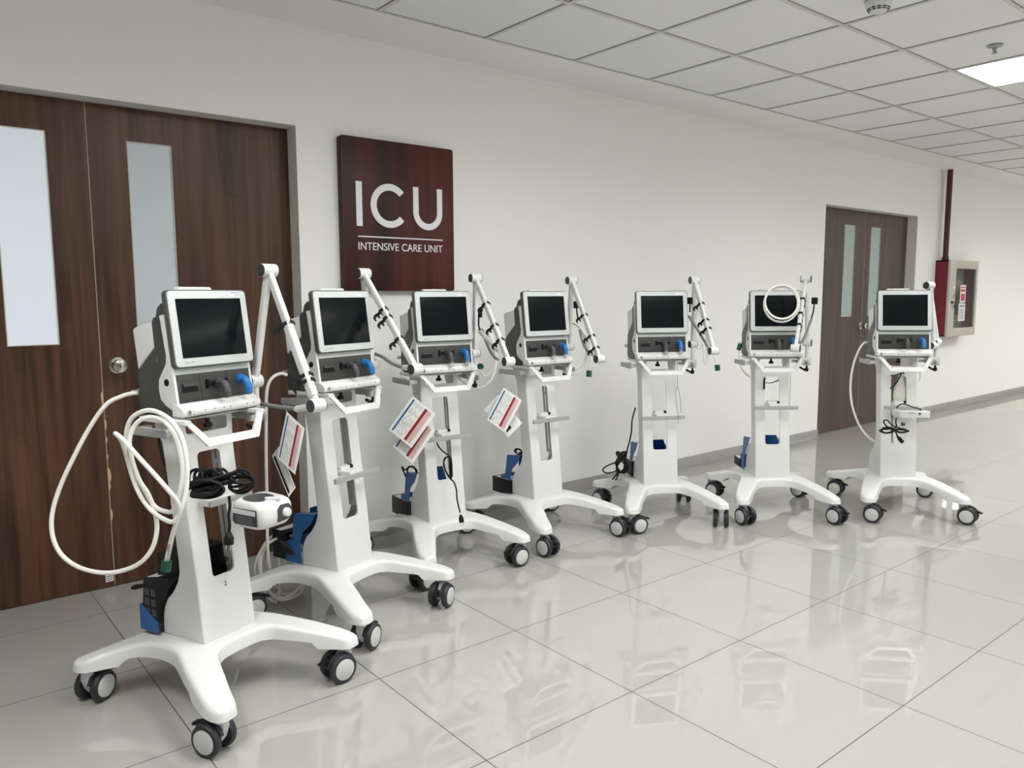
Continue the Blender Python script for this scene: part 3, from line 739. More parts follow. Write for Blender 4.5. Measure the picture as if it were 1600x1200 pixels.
# ---------------- accessories (points in room coordinates, metres) ----------------
ACC = json.loads('''{"P":{
"hose1":[[0.613,2.634,1.008],[0.595,2.646,1.006],[0.569,2.653,0.999],[0.525,2.659,0.976],[0.478,2.675,0.907],[0.43,2.687,0.816],[0.388,2.695,0.725],[0.362,2.691,0.645],[0.358,2.672,0.58],[0.374,2.639,0.529],[0.414,2.587,0.494],[0.476,2.523,0.483],[0.538,2.463,0.508],[0.575,2.428,0.556],[0.593,2.422,0.617],[0.589,2.421,0.678],[0.575,2.428,0.731],[0.558,2.447,0.771],[0.543,2.456,0.839],[0.542,2.459,0.895],[0.561,2.45,0.94],[0.59,2.423,0.958],[0.621,2.397,0.948],[0.64,2.362,0.912],[0.65,2.347,0.857],[0.651,2.337,0.798],[0.639,2.338,0.733],[0.624,2.355,0.686],[0.61,2.391,0.678],[0.59,2.422,0.691],[0.571,2.451,0.738],[0.557,2.477,0.787],[0.543,2.484,0.85],[0.539,2.483,0.907],[0.554,2.465,0.956],[0.588,2.428,0.978],[0.619,2.388,0.967],[0.641,2.353,0.938],[0.655,2.328,0.89],[0.657,2.311,0.832],[0.653,2.306,0.773],[0.641,2.307,0.714],[0.619,2.324,0.663],[0.603,2.368,0.659],[0.579,2.417,0.681],[0.561,2.45,0.719],[0.551,2.478,0.762],[0.54,2.481,0.815],[0.527,2.46,0.866],[0.513,2.438,0.901],[0.496,2.416,0.921],[0.508,2.378,0.906],[0.535,2.35,0.862],[0.569,2.315,0.809],[0.598,2.297,0.763],[0.622,2.298,0.724],[0.629,2.312,0.684],[0.622,2.349,0.631],[0.622,2.393,0.579],[0.622,2.437,0.525],[0.624,2.458,0.5]],
"green1":[[0.623,2.453,0.505],[0.623,2.457,0.49],[0.622,2.462,0.475]],
"hose2":[[1.243,2.962,0.996],[1.218,2.97,1.003],[1.185,2.981,0.984],[1.167,2.988,0.933],[1.163,2.999,0.809],[1.159,3.005,0.652],[1.161,3.018,0.491],[1.168,3.049,0.295],[1.189,3.093,0.182],[1.213,3.113,0.101],[1.243,3.108,0.053]],
"hose2b":[[1.288,3.044,0.304],[1.248,3.098,0.28],[1.224,3.106,0.026],[1.193,3.163,0.05],[1.189,3.189,0.131],[1.199,3.18,0.213],[1.219,3.147,0.287],[1.257,3.092,0.307],[1.289,3.049,0.256],[1.313,3.033,0.181],[1.32,3.042,0.088],[1.288,3.085,0.024],[1.239,3.132,0.026],[1.19,3.162,0.065],[1.156,3.172,0.147],[1.172,3.147,0.235],[1.214,3.114,0.282],[1.27,3.088,0.297],[1.322,3.069,0.25],[1.333,3.071,0.161],[1.314,3.079,0.084],[1.272,3.086,0.026],[1.216,3.103,0.031],[1.181,3.116,0.092],[1.168,3.135,0.16],[1.181,3.155,0.236],[1.229,3.152,0.275],[1.275,3.135,0.265],[1.314,3.1,0.234],[1.329,3.057,0.166],[1.303,3.038,0.1],[1.265,3.042,0.062],[1.22,3.077,0.042],[1.182,3.135,0.078],[1.178,3.179,0.146],[1.191,3.198,0.212],[1.225,3.176,0.273],[1.273,3.114,0.278],[1.303,3.054,0.237],[1.318,3.015,0.181],[1.307,3.017,0.103],[1.266,3.068,0.055],[1.227,3.128,0.045]],
"cordmess2":[[1.261,3.054,0.224],[1.313,3.066,0.279],[1.239,3.129,0.331],[1.287,3.031,0.263],[1.257,3.011,0.244],[1.219,3.066,0.327],[1.315,3.041,0.321],[1.26,3.105,0.224],[1.253,3.093,0.245],[1.304,3.013,0.342],[1.215,3.052,0.312],[1.261,3.031,0.231],[1.302,3.059,0.274],[1.241,3.136,0.33],[1.3,3.044,0.265],[1.253,3.025,0.237],[1.219,3.053,0.323],[1.31,3.023,0.332],[1.252,3.105,0.232],[1.264,3.099,0.234],[1.308,3.031,0.333],[1.214,3.06,0.319],[1.263,3.012,0.237],[1.289,3.047,0.271],[1.242,3.134,0.331],[1.312,3.055,0.269],[1.252,3.046,0.23],[1.223,3.047,0.315],[1.304,3.007,0.342],[1.241,3.097,0.244],[1.273,3.096,0.226],[1.312,3.05,0.322],[1.217,3.073,0.323],[1.267,3.001,0.243]],
"hose3":[[2.411,3.23,1.143],[2.442,3.2,1.117],[2.461,3.188,1.05],[2.464,3.176,0.984],[2.454,3.174,0.918],[2.429,3.187,0.865],[2.394,3.211,0.836],[2.358,3.241,0.839],[2.324,3.285,0.868],[2.317,3.309,0.9],[2.35,3.307,0.982],[2.382,3.27,1.083],[2.406,3.245,1.133],[2.439,3.229,1.116],[2.467,3.212,1.065],[2.471,3.196,0.982],[2.456,3.199,0.923],[2.425,3.219,0.89],[2.403,3.228,0.917]],
"green3":[[2.373,3.193,0.947],[2.384,3.203,0.945],[2.396,3.213,0.944]],
"goose3":[[2.394,3.214,1.121],[2.396,3.183,1.093],[2.385,3.132,1.043],[2.376,3.083,1.007],[2.361,3.028,0.992]],
"hose4":[[3.015,3.26,1.154],[3.052,3.231,1.157],[3.082,3.204,1.135],[3.104,3.179,1.088],[3.112,3.16,1.005],[3.104,3.157,0.943],[3.08,3.168,0.885],[3.041,3.196,0.86],[3.013,3.246,0.869],[3.028,3.284,0.947],[3.03,3.276,1.076],[3.048,3.257,1.138],[3.082,3.23,1.142],[3.11,3.201,1.098],[3.121,3.181,1.022],[3.113,3.177,0.949],[3.084,3.194,0.905],[3.046,3.222,0.887],[3.023,3.268,0.897],[3.032,3.289,1.002],[3.044,3.27,1.112],[3.067,3.23,1.146],[3.101,3.182,1.095],[3.109,3.142,1.042],[3.096,3.118,0.982],[3.088,3.115,0.918],[3.083,3.115,0.896]],
"green4":[[3.081,3.115,0.886],[3.079,3.114,0.868],[3.077,3.113,0.85]],
"hose5":[[3.781,2.954,1.173],[3.794,2.951,1.226],[3.802,2.934,1.238],[3.812,2.922,1.215],[3.814,2.899,1.158],[3.815,2.874,1.082],[3.814,2.861,0.987],[3.811,2.854,0.923],[3.801,2.858,0.896],[3.794,2.868,0.923],[3.804,2.882,0.987],[3.809,2.896,1.024],[3.801,2.898,0.994],[3.789,2.907,0.986],[3.79,2.923,1.012],[3.793,2.933,1.1],[3.802,2.937,1.176],[3.806,2.927,1.219],[3.81,2.906,1.188],[3.812,2.882,1.12],[3.798,2.841,1.027],[3.794,2.809,0.965],[3.804,2.797,0.934],[3.81,2.787,0.908]],
"green5":[[3.811,2.785,0.897],[3.811,2.782,0.878],[3.812,2.78,0.863]],
"ring6":[[4.136,2.476,1.289],[4.141,2.471,1.264],[4.14,2.47,1.237],[4.135,2.473,1.212],[4.124,2.481,1.189],[4.109,2.492,1.17],[4.091,2.506,1.157],[4.071,2.523,1.15],[4.051,2.54,1.151],[4.032,2.558,1.158],[4.016,2.574,1.172],[4.004,2.587,1.192],[3.996,2.597,1.216],[3.994,2.602,1.242],[3.997,2.604,1.269],[4.005,2.6,1.294],[4.017,2.592,1.316],[4.033,2.581,1.334],[4.051,2.566,1.346],[4.07,2.55,1.351],[4.089,2.533,1.349],[4.106,2.516,1.342],[4.119,2.501,1.328],[4.129,2.488,1.31],[4.134,2.478,1.288],[4.135,2.472,1.265],[4.13,2.47,1.241],[4.121,2.472,1.219],[4.107,2.478,1.199],[4.091,2.487,1.184],[4.072,2.499,1.173],[4.052,2.513,1.168],[4.032,2.527,1.17],[4.014,2.542,1.177],[3.998,2.556,1.19],[3.986,2.568,1.208],[3.978,2.578,1.23],[3.975,2.584,1.254],[3.977,2.586,1.279],[3.985,2.584,1.303],[3.997,2.578,1.325],[4.014,2.568,1.342],[4.034,2.556,1.354],[4.055,2.541,1.36],[4.077,2.525,1.359],[4.097,2.509,1.35],[4.116,2.495,1.336],[4.13,2.482,1.316],[4.139,2.473,1.291],[4.144,2.468,1.264]],
"hose6":[[4.08,2.824,0.965],[4.078,2.819,0.918],[4.08,2.81,0.871],[4.113,2.803,0.83],[4.17,2.804,0.798]],
"green6":[[4.09,2.822,1.008],[4.084,2.824,0.989],[4.078,2.826,0.969]],
"hose7":[[4.797,2.379,1.007],[4.778,2.394,1.003],[4.76,2.415,0.958],[4.738,2.433,0.874],[4.727,2.441,0.777],[4.718,2.434,0.684],[4.721,2.419,0.6],[4.737,2.394,0.516],[4.76,2.366,0.451],[4.788,2.337,0.407],[4.831,2.324,0.379]],
"loop7":[[4.979,2.17,0.853],[5.008,2.159,0.852],[5.028,2.151,0.815],[5.022,2.149,0.771],[4.993,2.154,0.733],[4.97,2.159,0.722]],
"cord1":[[0.669,2.353,0.741],[0.681,2.358,0.753],[0.702,2.343,0.762],[0.725,2.313,0.764],[0.741,2.285,0.757],[0.747,2.275,0.744],[0.741,2.288,0.728],[0.723,2.315,0.716],[0.699,2.34,0.715],[0.678,2.35,0.726],[0.76,2.283,0.766],[0.768,2.287,0.744],[0.786,2.282,0.727],[0.806,2.267,0.727],[0.82,2.246,0.743],[0.823,2.233,0.765],[0.818,2.237,0.78],[0.805,2.258,0.781],[0.789,2.284,0.771],[0.773,2.3,0.76],[0.674,2.364,0.742],[0.682,2.358,0.755],[0.7,2.332,0.766],[0.721,2.302,0.768],[0.74,2.284,0.76],[0.749,2.286,0.744],[0.744,2.302,0.728],[0.724,2.32,0.72],[0.698,2.331,0.722],[0.675,2.336,0.733],[0.764,2.294,0.76],[0.772,2.296,0.739],[0.787,2.282,0.732],[0.803,2.257,0.741],[0.816,2.237,0.757],[0.822,2.232,0.77],[0.82,2.247,0.774],[0.808,2.27,0.773],[0.79,2.287,0.771],[0.772,2.291,0.771],[0.675,2.361,0.745],[0.68,2.345,0.76],[0.697,2.32,0.77],[0.721,2.302,0.77],[0.743,2.296,0.759],[0.752,2.299,0.744],[0.744,2.305,0.731],[0.721,2.31,0.726],[0.694,2.319,0.729],[0.675,2.332,0.737],[0.768,2.302,0.755],[0.773,2.294,0.745],[0.784,2.271,0.748],[0.799,2.248,0.755],[0.815,2.238,0.762],[0.825,2.244,0.764],[0.823,2.258,0.767],[0.809,2.272,0.774],[0.788,2.278,0.782],[0.769,2.279,0.784],[0.672,2.347,0.751],[0.678,2.334,0.765],[0.698,2.322,0.771],[0.724,2.315,0.768],[0.745,2.308,0.759],[0.751,2.3,0.747],[0.74,2.295,0.738],[0.717,2.299,0.733],[0.695,2.317,0.734],[0.68,2.342,0.739],[0.769,2.298,0.762],[0.77,2.282,0.761],[0.782,2.263,0.761],[0.8,2.251,0.758],[0.818,2.25,0.756],[0.827,2.255,0.759],[0.822,2.259,0.771],[0.805,2.262,0.787],[0.785,2.267,0.795],[0.77,2.277,0.789],[0.672,2.338,0.756],[0.681,2.337,0.766],[0.702,2.335,0.77],[0.727,2.325,0.768],[0.743,2.307,0.761],[0.746,2.29,0.753],[0.735,2.285,0.744],[0.717,2.3,0.737],[0.699,2.328,0.735],[0.685,2.353,0.739],[0.766,2.285,0.777],[0.769,2.274,0.772],[0.784,2.266,0.762],[0.804,2.263,0.752],[0.821,2.26,0.752],[0.826,2.254,0.765],[0.818,2.249,0.785],[0.802,2.252,0.799],[0.786,2.267,0.798],[0.775,2.287,0.782],[0.675,2.343,0.757],[0.686,2.35,0.765],[0.705,2.343,0.769],[0.725,2.321,0.77],[0.738,2.296,0.766],[0.742,2.282,0.758],[0.735,2.289,0.747],[0.721,2.313,0.738],[0.703,2.339,0.736],[0.686,2.352,0.743]],
"cord1b":[[0.703,2.369,0.772],[0.697,2.381,0.748],[0.685,2.394,0.756],[0.688,2.389,0.784],[0.703,2.366,0.795],[0.712,2.35,0.775],[0.704,2.355,0.752],[0.695,2.374,0.758],[0.701,2.383,0.783],[0.719,2.371,0.792],[0.728,2.354,0.772],[0.718,2.348,0.752],[0.704,2.354,0.759],[0.707,2.357,0.786],[0.728,2.353,0.794],[0.741,2.348,0.772],[0.735,2.352,0.749],[0.72,2.358,0.756],[0.72,2.351,0.784],[0.736,2.333,0.797],[0.748,2.323,0.777],[0.744,2.333,0.751],[0.734,2.352,0.754],[0.736,2.356,0.78],[0.752,2.338,0.794],[0.761,2.316,0.777],[0.753,2.313,0.754],[0.741,2.326,0.757],[0.745,2.337,0.781],[0.765,2.333,0.793],[0.778,2.321,0.774],[0.77,2.316,0.751],[0.754,2.319,0.756],[0.753,2.317,0.783]],
"plug1":[[0.768,2.295,0.717],[0.768,2.291,0.688],[0.763,2.291,0.66],[0.763,2.286,0.631],[0.76,2.286,0.609],[0.759,2.285,0.597],[0.756,2.284,0.573]],
"cord1c":[[0.665,2.634,0.87],[0.666,2.629,0.836],[0.667,2.61,0.803],[0.668,2.591,0.772]],
"cord3":[[2.034,3.093,0.607],[2.042,3.083,0.583],[2.057,3.068,0.561],[2.075,3.051,0.543],[2.083,3.041,0.524],[2.079,3.037,0.472],[2.074,3.036,0.442],[2.056,3.041,0.462],[2.049,3.052,0.496],[2.051,3.055,0.527],[2.064,3.046,0.539],[2.077,3.033,0.52],[2.075,3.026,0.465],[2.068,3.027,0.435],[2.059,3.052,0.466],[2.053,3.063,0.503],[2.064,3.058,0.534],[2.078,3.046,0.528],[2.074,3.041,0.472],[2.068,3.027,0.435],[2.073,3.008,0.422],[2.069,2.981,0.39],[2.057,2.959,0.35],[2.055,2.942,0.314],[2.052,2.928,0.292]],
"plug3":[[2.052,2.928,0.292],[2.054,2.924,0.271],[2.055,2.92,0.247]],
"cord3b":[[2.014,3.35,0.394],[2.006,3.361,0.426],[2.002,3.367,0.446],[2.014,3.355,0.429],[2.028,3.334,0.448],[2.047,3.317,0.438],[2.05,3.311,0.415],[2.037,3.32,0.406],[2.018,3.337,0.419],[2.022,3.337,0.441],[2.04,3.324,0.448],[2.054,3.31,0.428],[2.05,3.31,0.406]],
"cord4":[[2.7,3.305,0.433],[2.696,3.311,0.447],[2.705,3.305,0.456],[2.721,3.291,0.452],[2.726,3.285,0.436],[2.714,3.293,0.425],[2.701,3.305,0.436],[2.708,3.302,0.454],[2.724,3.288,0.447],[2.724,3.284,0.418],[2.71,3.294,0.408],[2.717,3.286,0.393]],
"cord5":[[3.448,3.093,0.642],[3.428,3.099,0.574],[3.425,3.103,0.496],[3.425,3.119,0.428],[3.427,3.136,0.379],[3.407,3.146,0.242],[3.447,3.141,0.283],[3.411,3.182,0.356],[3.401,3.171,0.361],[3.423,3.12,0.292],[3.388,3.136,0.247],[3.378,3.168,0.286],[3.44,3.153,0.356],[3.44,3.162,0.358],[3.386,3.18,0.29],[3.398,3.139,0.245],[3.414,3.121,0.287],[3.383,3.169,0.359],[3.405,3.176,0.362],[3.445,3.147,0.289],[3.403,3.165,0.24],[3.375,3.17,0.282],[3.414,3.132,0.36],[3.406,3.145,0.368],[3.377,3.181,0.295],[3.419,3.159,0.239],[3.434,3.15,0.275],[3.383,3.181,0.354],[3.386,3.159,0.369],[3.414,3.125,0.301],[3.384,3.161,0.244],[3.388,3.185,0.274],[3.44,3.159,0.349],[3.413,3.166,0.365],[3.362,3.174,0.303],[3.388,3.171,0.308],[3.354,3.197,0.296],[3.322,3.219,0.277],[3.312,3.225,0.258],[3.326,3.211,0.243],[3.356,3.187,0.247],[3.384,3.167,0.258],[3.369,3.174,0.227],[3.353,3.184,0.204],[3.369,3.163,0.237],[3.379,3.157,0.253],[3.367,3.161,0.214],[3.357,3.167,0.203]],
"string5":[[3.565,2.881,0.898],[3.56,2.875,0.831],[3.557,2.871,0.783],[3.547,2.874,0.75],[3.543,2.867,0.684],[3.548,2.852,0.61],[3.542,2.851,0.566]],
"string5b":[[3.573,2.884,0.781],[3.577,2.875,0.748],[3.579,2.863,0.681],[3.577,2.857,0.626]],
"string6":[[4.216,2.553,0.842],[4.211,2.547,0.774],[4.202,2.543,0.697],[4.196,2.539,0.64]],
"cord7":[[4.588,2.084,0.584],[4.574,2.079,0.559],[4.56,2.073,0.53],[4.49,2.128,0.518],[4.504,2.124,0.504],[4.523,2.108,0.498],[4.537,2.089,0.502],[4.543,2.076,0.512],[4.542,2.077,0.525],[4.535,2.091,0.533],[4.524,2.11,0.533],[4.51,2.124,0.527],[4.499,2.125,0.517],[4.497,2.115,0.508],[4.509,2.101,0.504],[4.529,2.089,0.506],[4.547,2.085,0.512],[4.552,2.089,0.521],[4.539,2.097,0.529],[4.517,2.105,0.531],[4.499,2.113,0.527],[4.615,2.027,0.515],[4.614,2.035,0.505],[4.597,2.048,0.501],[4.573,2.06,0.504],[4.555,2.067,0.512],[4.555,2.067,0.521],[4.572,2.06,0.525],[4.597,2.05,0.525],[4.613,2.039,0.52],[4.613,2.032,0.514],[4.599,2.033,0.51],[4.581,2.042,0.507],[4.57,2.056,0.508],[4.569,2.067,0.512],[4.575,2.07,0.517],[4.582,2.061,0.521],[4.588,2.047,0.523],[4.593,2.035,0.521],[4.549,2.084,0.544],[4.515,2.104,0.578],[4.499,2.115,0.567],[4.515,2.098,0.537],[4.547,2.068,0.511],[4.555,2.058,0.485],[4.561,2.051,0.472]],
"plug7":[[4.561,2.051,0.474],[4.567,2.045,0.461],[4.576,2.035,0.448]],
"cord7b":[[4.742,2.201,0.813],[4.757,2.177,0.818],[4.772,2.153,0.831],[4.783,2.145,0.833],[4.786,2.142,0.826]],
"cord7c":[[4.734,2.196,0.736],[4.749,2.175,0.762],[4.759,2.159,0.799],[4.774,2.152,0.828]],
"cord7d":[[4.554,2.07,0.648],[4.565,2.063,0.663],[4.583,2.05,0.671],[4.606,2.03,0.665],[4.625,2.013,0.654],[4.641,1.986,0.645],[4.645,1.968,0.639]],
"green7":[[4.611,2.061,0.549],[4.617,2.056,0.548],[4.623,2.051,0.547]],
"lever6":[[4.129,2.67,0.808],[4.124,2.669,0.77],[4.121,2.666,0.739]],
"hose6b":[[4.174,2.693,0.772],[4.213,2.674,0.77],[4.26,2.652,0.788]],
"goose1":[[1.067,2.473,0.931],[1.06,2.53,0.929],[1.047,2.58,0.928],[1.029,2.633,0.931],[1.016,2.683,0.933]],
"goose2":[[1.671,2.773,1.014],[1.666,2.816,1.017],[1.658,2.864,1.03],[1.649,2.913,1.05],[1.635,2.953,1.062]],
"goose4":[[3.016,3.028,0.988],[3.024,3.076,1.006],[3.031,3.115,1.046],[3.045,3.15,1.098],[3.051,3.161,1.112]],
"goose5":[[3.68,2.752,1.003],[3.677,2.787,1.053],[3.68,2.832,1.107],[3.674,2.87,1.158],[3.678,2.897,1.183]],
"goose6":[[4.196,2.49,1.008],[4.242,2.486,1.055],[4.282,2.487,1.111],[4.32,2.49,1.163]],
"clip4":[[3.04,3.166,1.18],[3.038,3.174,1.223],[3.04,3.177,1.255]],
"clip5":[[3.685,2.894,1.206],[3.688,2.897,1.243],[3.693,2.897,1.273]],
"clip6":[[4.32,2.491,1.167],[4.332,2.487,1.205],[4.343,2.488,1.269]],
"clip3":[[2.387,3.209,1.131],[2.383,3.215,1.157],[2.382,3.212,1.217]],
"card3a":[[1.91,3.099,0.843],[1.988,3.023,0.759],[1.887,3.082,0.6],[1.811,3.156,0.688]],
"card3b":[[1.934,3.119,0.758],[2.001,3.053,0.679],[1.906,3.105,0.517],[1.839,3.173,0.604]],
"chain3":[[1.919,3.119,0.902],[1.915,3.112,0.873],[1.909,3.099,0.838]],
"card4a":[[2.484,3.138,0.834],[2.542,3.083,0.779],[2.473,3.113,0.601],[2.392,3.189,0.681]],
"card4b":[[2.419,3.225,0.714],[2.482,3.185,0.791],[2.57,3.092,0.644],[2.507,3.132,0.569]],
"chain4":[[2.506,3.168,0.898],[2.499,3.157,0.866],[2.485,3.137,0.832]],
"card2a":[[1.171,2.808,0.874],[1.224,2.756,0.817],[1.178,2.767,0.635],[1.135,2.813,0.707]],
"card2b":[[1.13,2.867,0.699],[1.156,2.853,0.741],[1.192,2.799,0.577],[1.17,2.812,0.545]],
"chain2":[[1.173,2.829,0.898],[1.172,2.822,0.885],[1.171,2.808,0.872]]},"AR":{"1":[[0.243,-0.077,1.397],[0.192,-0.328,0.955]],
"2":[[0.184,-0.016,1.403],[0.11,-0.343,1.019]],
"3":[[0.21,-0.04,1.395],[0.183,-0.368,1.0]],
"4":[[0.214,-0.043,1.389],[0.172,-0.311,0.97]],
"5":[[0.206,-0.035,1.392],[0.225,-0.282,0.996]],
"6":[[0.185,-0.027,1.399],[0.047,-0.266,1.001]],
"7":[[0.155,-0.01,1.358],[0.185,-0.046,0.999]]}}''')
AP, AR = ACC['P'], ACC['AR']
def loc2w(i, L):
    x, y, a = POSES[i]; a = math.radians(a); return Vector((x+math.cos(a)*L[0]-math.sin(a)*L[1], y+math.sin(a)*L[0]+math.cos(a)*L[1], L[2]))
ALAB = ['tall folding white support arm rising behind the leftmost ventilator',
        'white support arm in front of the ICU sign corner, beside the second ventilator',
        'white support arm right of the third ventilator, three black clips',
        'white support arm right of the middle ventilator, hose loops and black clamp',
        'white support arm right of the fifth ventilator, grey gooseneck crossing it',
        'white support arm seen edge-on beside the ventilator left of the far door',
        'folded white support arm mostly hidden behind the rightmost ventilator']
CLIPS = {0: (.41, .79, .83), 1: (.40, .48, .70), 2: (.33, .59, .76), 3: (.46, .72, .87), 4: (.35, .58, .70), 5: (.31, .52, .68), 6: ()}
for i in range(7):
    S = loc2w(i, (.208, -.03, 1.018)); E = loc2w(i, AR[str(i+1)][0]); W = loc2w(i, AR[str(i+1)][1])
    B0 = loc2w(i, (.208, -.03, .90)); ya = math.radians(POSES[i][2])
    t = thing('support_arm', ALAB[i], 'support arm', B0, 0, 'support arms clamped to the trolley rails')
    S, E, W = S-B0, E-B0, W-B0
    hd = (W-E)+(E-S)*.2; hd.z = 0
    hd.normalize(); ax = Vector((-hd.y, hd.x, 0))
    cdir = Vector((-B0.x, -B0.y, 0))
    if ax.dot(cdir) < 0: ax = -ax
    Rz = Matrix.Rotation(ya, 4, 'Z')
    q = MB(); q.box((-.024, -.020, -.020), (.018, .022, .030), Rz); q.build('rail_clamp', M_['alu'], t, bevel=.003)
    q = MB(); q.cyl((0, 0, -.02), (0, 0, -.034), .006, 10); q.lathe([(.010, -.034), (.012, -.045), (.010, -.056), (0, -.058)][::-1], 12); q.box((-.024, -.006, -.053), (.024, .006, -.041), Rz @ Matrix.Rotation(.5, 4, 'Y')); q.build('clamp_knob', M_['black'], t, bevel=.003)
    q = MB(); q.cyl((0, 0, .02), S, .012, 18); q.build('post', M_['white'], t)
    rj = .0225
    for P, wd in ((S, .021), (E, .027), (W, .024)):
        q = MB(); q.cyl(P-ax*wd, P+ax*wd, rj, 28); j = q.build('joint', M_['white'], t, bevel=.002)
        for s_ in (1, -1):
            q = MB(); q.cyl(P+ax*wd*s_, P+ax*(wd+.003)*s_, rj*.93, 28); q.build('joint_cap', M_['cap'], j, bevel=.001)
    def bar(a, c, w1, w2, off, name, seg_=None):
        d = (c-a).normalized(); sd = ax
        nn = d.cross(sd).normalized(); q = MB()
        a2 = a+d*.012+sd*off; c2 = c-d*.012+sd*off
        M = Matrix(((sd.x, nn.x, d.x, a2.x), (sd.y, nn.y, d.y, a2.y), (sd.z, nn.z, d.z, a2.z), (0, 0, 0, 1)))
        q.prism(rrect(w1, w2, min(w1, w2)*.35, 3), 0, (c2-a2).length, 'z', M); return q.build(name, M_['white'], t)
    bar(S, E, .020, .030, .0, 'upper_bar')
    bar(E, W, .020, .030, -.0, 'lower_bar')
    dd = (W-E)
    nn = dd.normalized().cross(ax).normalized()
    if nn.dot(-F_) < 0 and abs(nn.dot(F_)) > .3: pass
    if i == 0: 
        bar(E+dd*.40, E+dd*.96, .026, .036, 0, 'sleeve')
    for fr in CLIPS[i]:
        c = E+dd*fr; d = dd.normalized()
        side = nn if nn.z < 0 else -nn
        if abs(1) and side.cross(d).dot(ax) < 0: pass
        #      # clips hang on the underside
        ax_, side_ = ax, side; an = .6 if i != 5 else 0; side = side_*math.cos(an)+ax_*math.sin(an); axr = side.cross(d)
        if axr.dot(ax_) < 0: axr = -axr
        M = Matrix(((axr.x, side.x, d.x, c.x), (axr.y, side.y, d.y, c.y), (axr.z, side.z, d.z, c.z), (0, 0, 0, 1)))
        q = MB(); a_ = .0165 if i == 0 else .0135; b_ = .0205 if i == 0 else .018
        q.box((-a_, -b_, -.006), (a_, -b_+.003, .006), M); q.box((-a_, b_-.003, -.006), (a_, b_, .006), M); q.box((-a_, -b_*.2, -.006), (-a_+.003, b_, .006), M); q.box((a_-.003, -b_*.2, -.006), (a_, b_, .006), M)
        q.prism([(b_-.001, -.004), (b_+.010, -.003), (b_+.020, -.004), (b_+.030, .000), (b_+.036, .010), (b_+.034, .020), (b_+.029, .019), (b_+.030, .011), (b_+.025, .005), (b_+.017, .004), (b_+.015, .018), (b_+.009, .018), (b_+.009, .004), (b_-.001, .004)][::1], -.006, .006, 'x', M)
        q.build('hose_clip', M_['black'], t)
    # short pivot stub and gooseneck
    key = 'goose%d' % (i+1)
    if key in AP:
        G = [Vector(p)-B0 for p in AP[key]]
        q = MB(); st = G[0]-W; q.cyl(W+st*.3, W+st*1.0, .0115, 18); q.build('pivot_stub', M_['white'], t)
        q = MB(); q.tube(G, .0075, 10, 8); q.build('gooseneck', M_['ghose'], t)
    ck = 'clip%d' % (i+1)
    if ck in AP:
        G = [Vector(p)-B0 for p in AP[ck]]
        q = MB(); q.tube([G[0], G[1], G[2]], .0045, 8, smooth=False); d = (G[2]-G[1])
        for s in (-1, 1):
            M = Matrix.Translation(G[2]+R_*.009*s); q.box((-.006, -.008, -.020), (.006, .008, .020), M)
        q.box((-.012, -.004, -.004), (.012, .004, .004), Matrix.Translation(G[2])); q.build('tube_clip', M_['black'], t, bevel=.002)

def hose_thing(name, label, cat, parts, group=None):
    """parts: (child name, points, radius, material)"""
    p0 = Vector(parts[0][1][0]); t = thing(name, label, cat, p0, 0, group)
    for nm, pts, r, m_ in parts:
        q = MB(); q.tube([Vector(p)-p0 for p in pts], r, 10 if r > .004 else 7, 5); q.build(nm, m_, t)
    return t
def cord_part(i, cables, r, label, plug_pts=None, pr=.012):
    tr = trolleys[i]; p0 = Vector(cables[0][0]); Minv = (Matrix.Translation(tr.location) @ Matrix.Rotation(tr.rotation_euler.z, 4, 'Z')).inverted()
    o = None
    for k, pts in enumerate(cables):
        q = MB(); q.tube([Minv @ Vector(p) for p in pts], r, 9, 5); c = q.build('power_cord', M_['cable'], tr); c['label'] = label
        o = c
    if plug_pts:
        a, c = [Minv @ Vector(p) for p in plug_pts]; d = c-a
        q = MB(); q.cyl(a-d*.5, a+d*.15, pr*.45, 12, pr*.95); q.cyl(a+d*.15, c, pr, 16); pl = q.build('plug', M_['black'], o, bevel=.001)
        s = d.normalized().cross((Minv.to_3x3() @ F_)).normalized()
        q = MB()
        for k in (-1, 1): q.cyl(c+s*.0065*k, c+s*.0065*k+d.normalized()*.016, .0022, 8)
        pl2 = q.build('plug_pins', M_['alu'], None); 
        me = pl2.data; bm = bmesh.new(); bm.from_mesh(pl.data); n0 = len(bm.faces); bm.from_mesh(me)
        for f in list(bm.faces)[n0:]: f.material_index = 1
        bm.to_mesh(pl.data); bm.free(); pl.data.materials.append(M_['alu']); bpy.data.objects.remove(pl2)
    return o
HG = 'white gas supply hoses'
hose_thing('gas_hose', 'long white hose looping left of the nearest trolley, coiled over its rail', 'hose',
           [('tubing', AP['hose1'], .0068, M_['hose']), ('ferrule', [AP['hose1'][-3], AP['hose1'][-1]], .0076, M_['alu']), ('green_connector', AP['green1'], .0155, M_['green'])], HG)
hose_thing('gas_hose', 'white hose hanging straight down at the left of the second ventilator', 'hose', [('tubing', AP['hose2'], .0065, M_['hose'])], HG)
hose_thing('gas_hose', 'ring of pale hose hanging behind the rear leg of the second trolley', 'hose', [('tubing', AP['hose2b'], .0055, M_['hose'])], HG)
hose_thing('gas_hose', 'white hose loops hanging between third and fourth ventilators', 'hose', [('tubing', AP['hose3'], .0055, M_['hose']), ('green_connector', AP['green3'], .016, M_['green'])], HG)
hose_thing('gas_hose', 'white hose loops and green end beside the middle ventilator', 'hose', [('tubing', AP['hose4'], .0055, M_['hose']), ('green_connector', AP['green4'], .016, M_['green'])], HG)
hose_thing('gas_hose', 'white hose in narrow loops through the clips beside the fifth ventilator', 'hose', [('tubing', AP['hose5'], .0050, M_['hose']), ('green_connector', AP['green5'], .016, M_['green'])], HG)
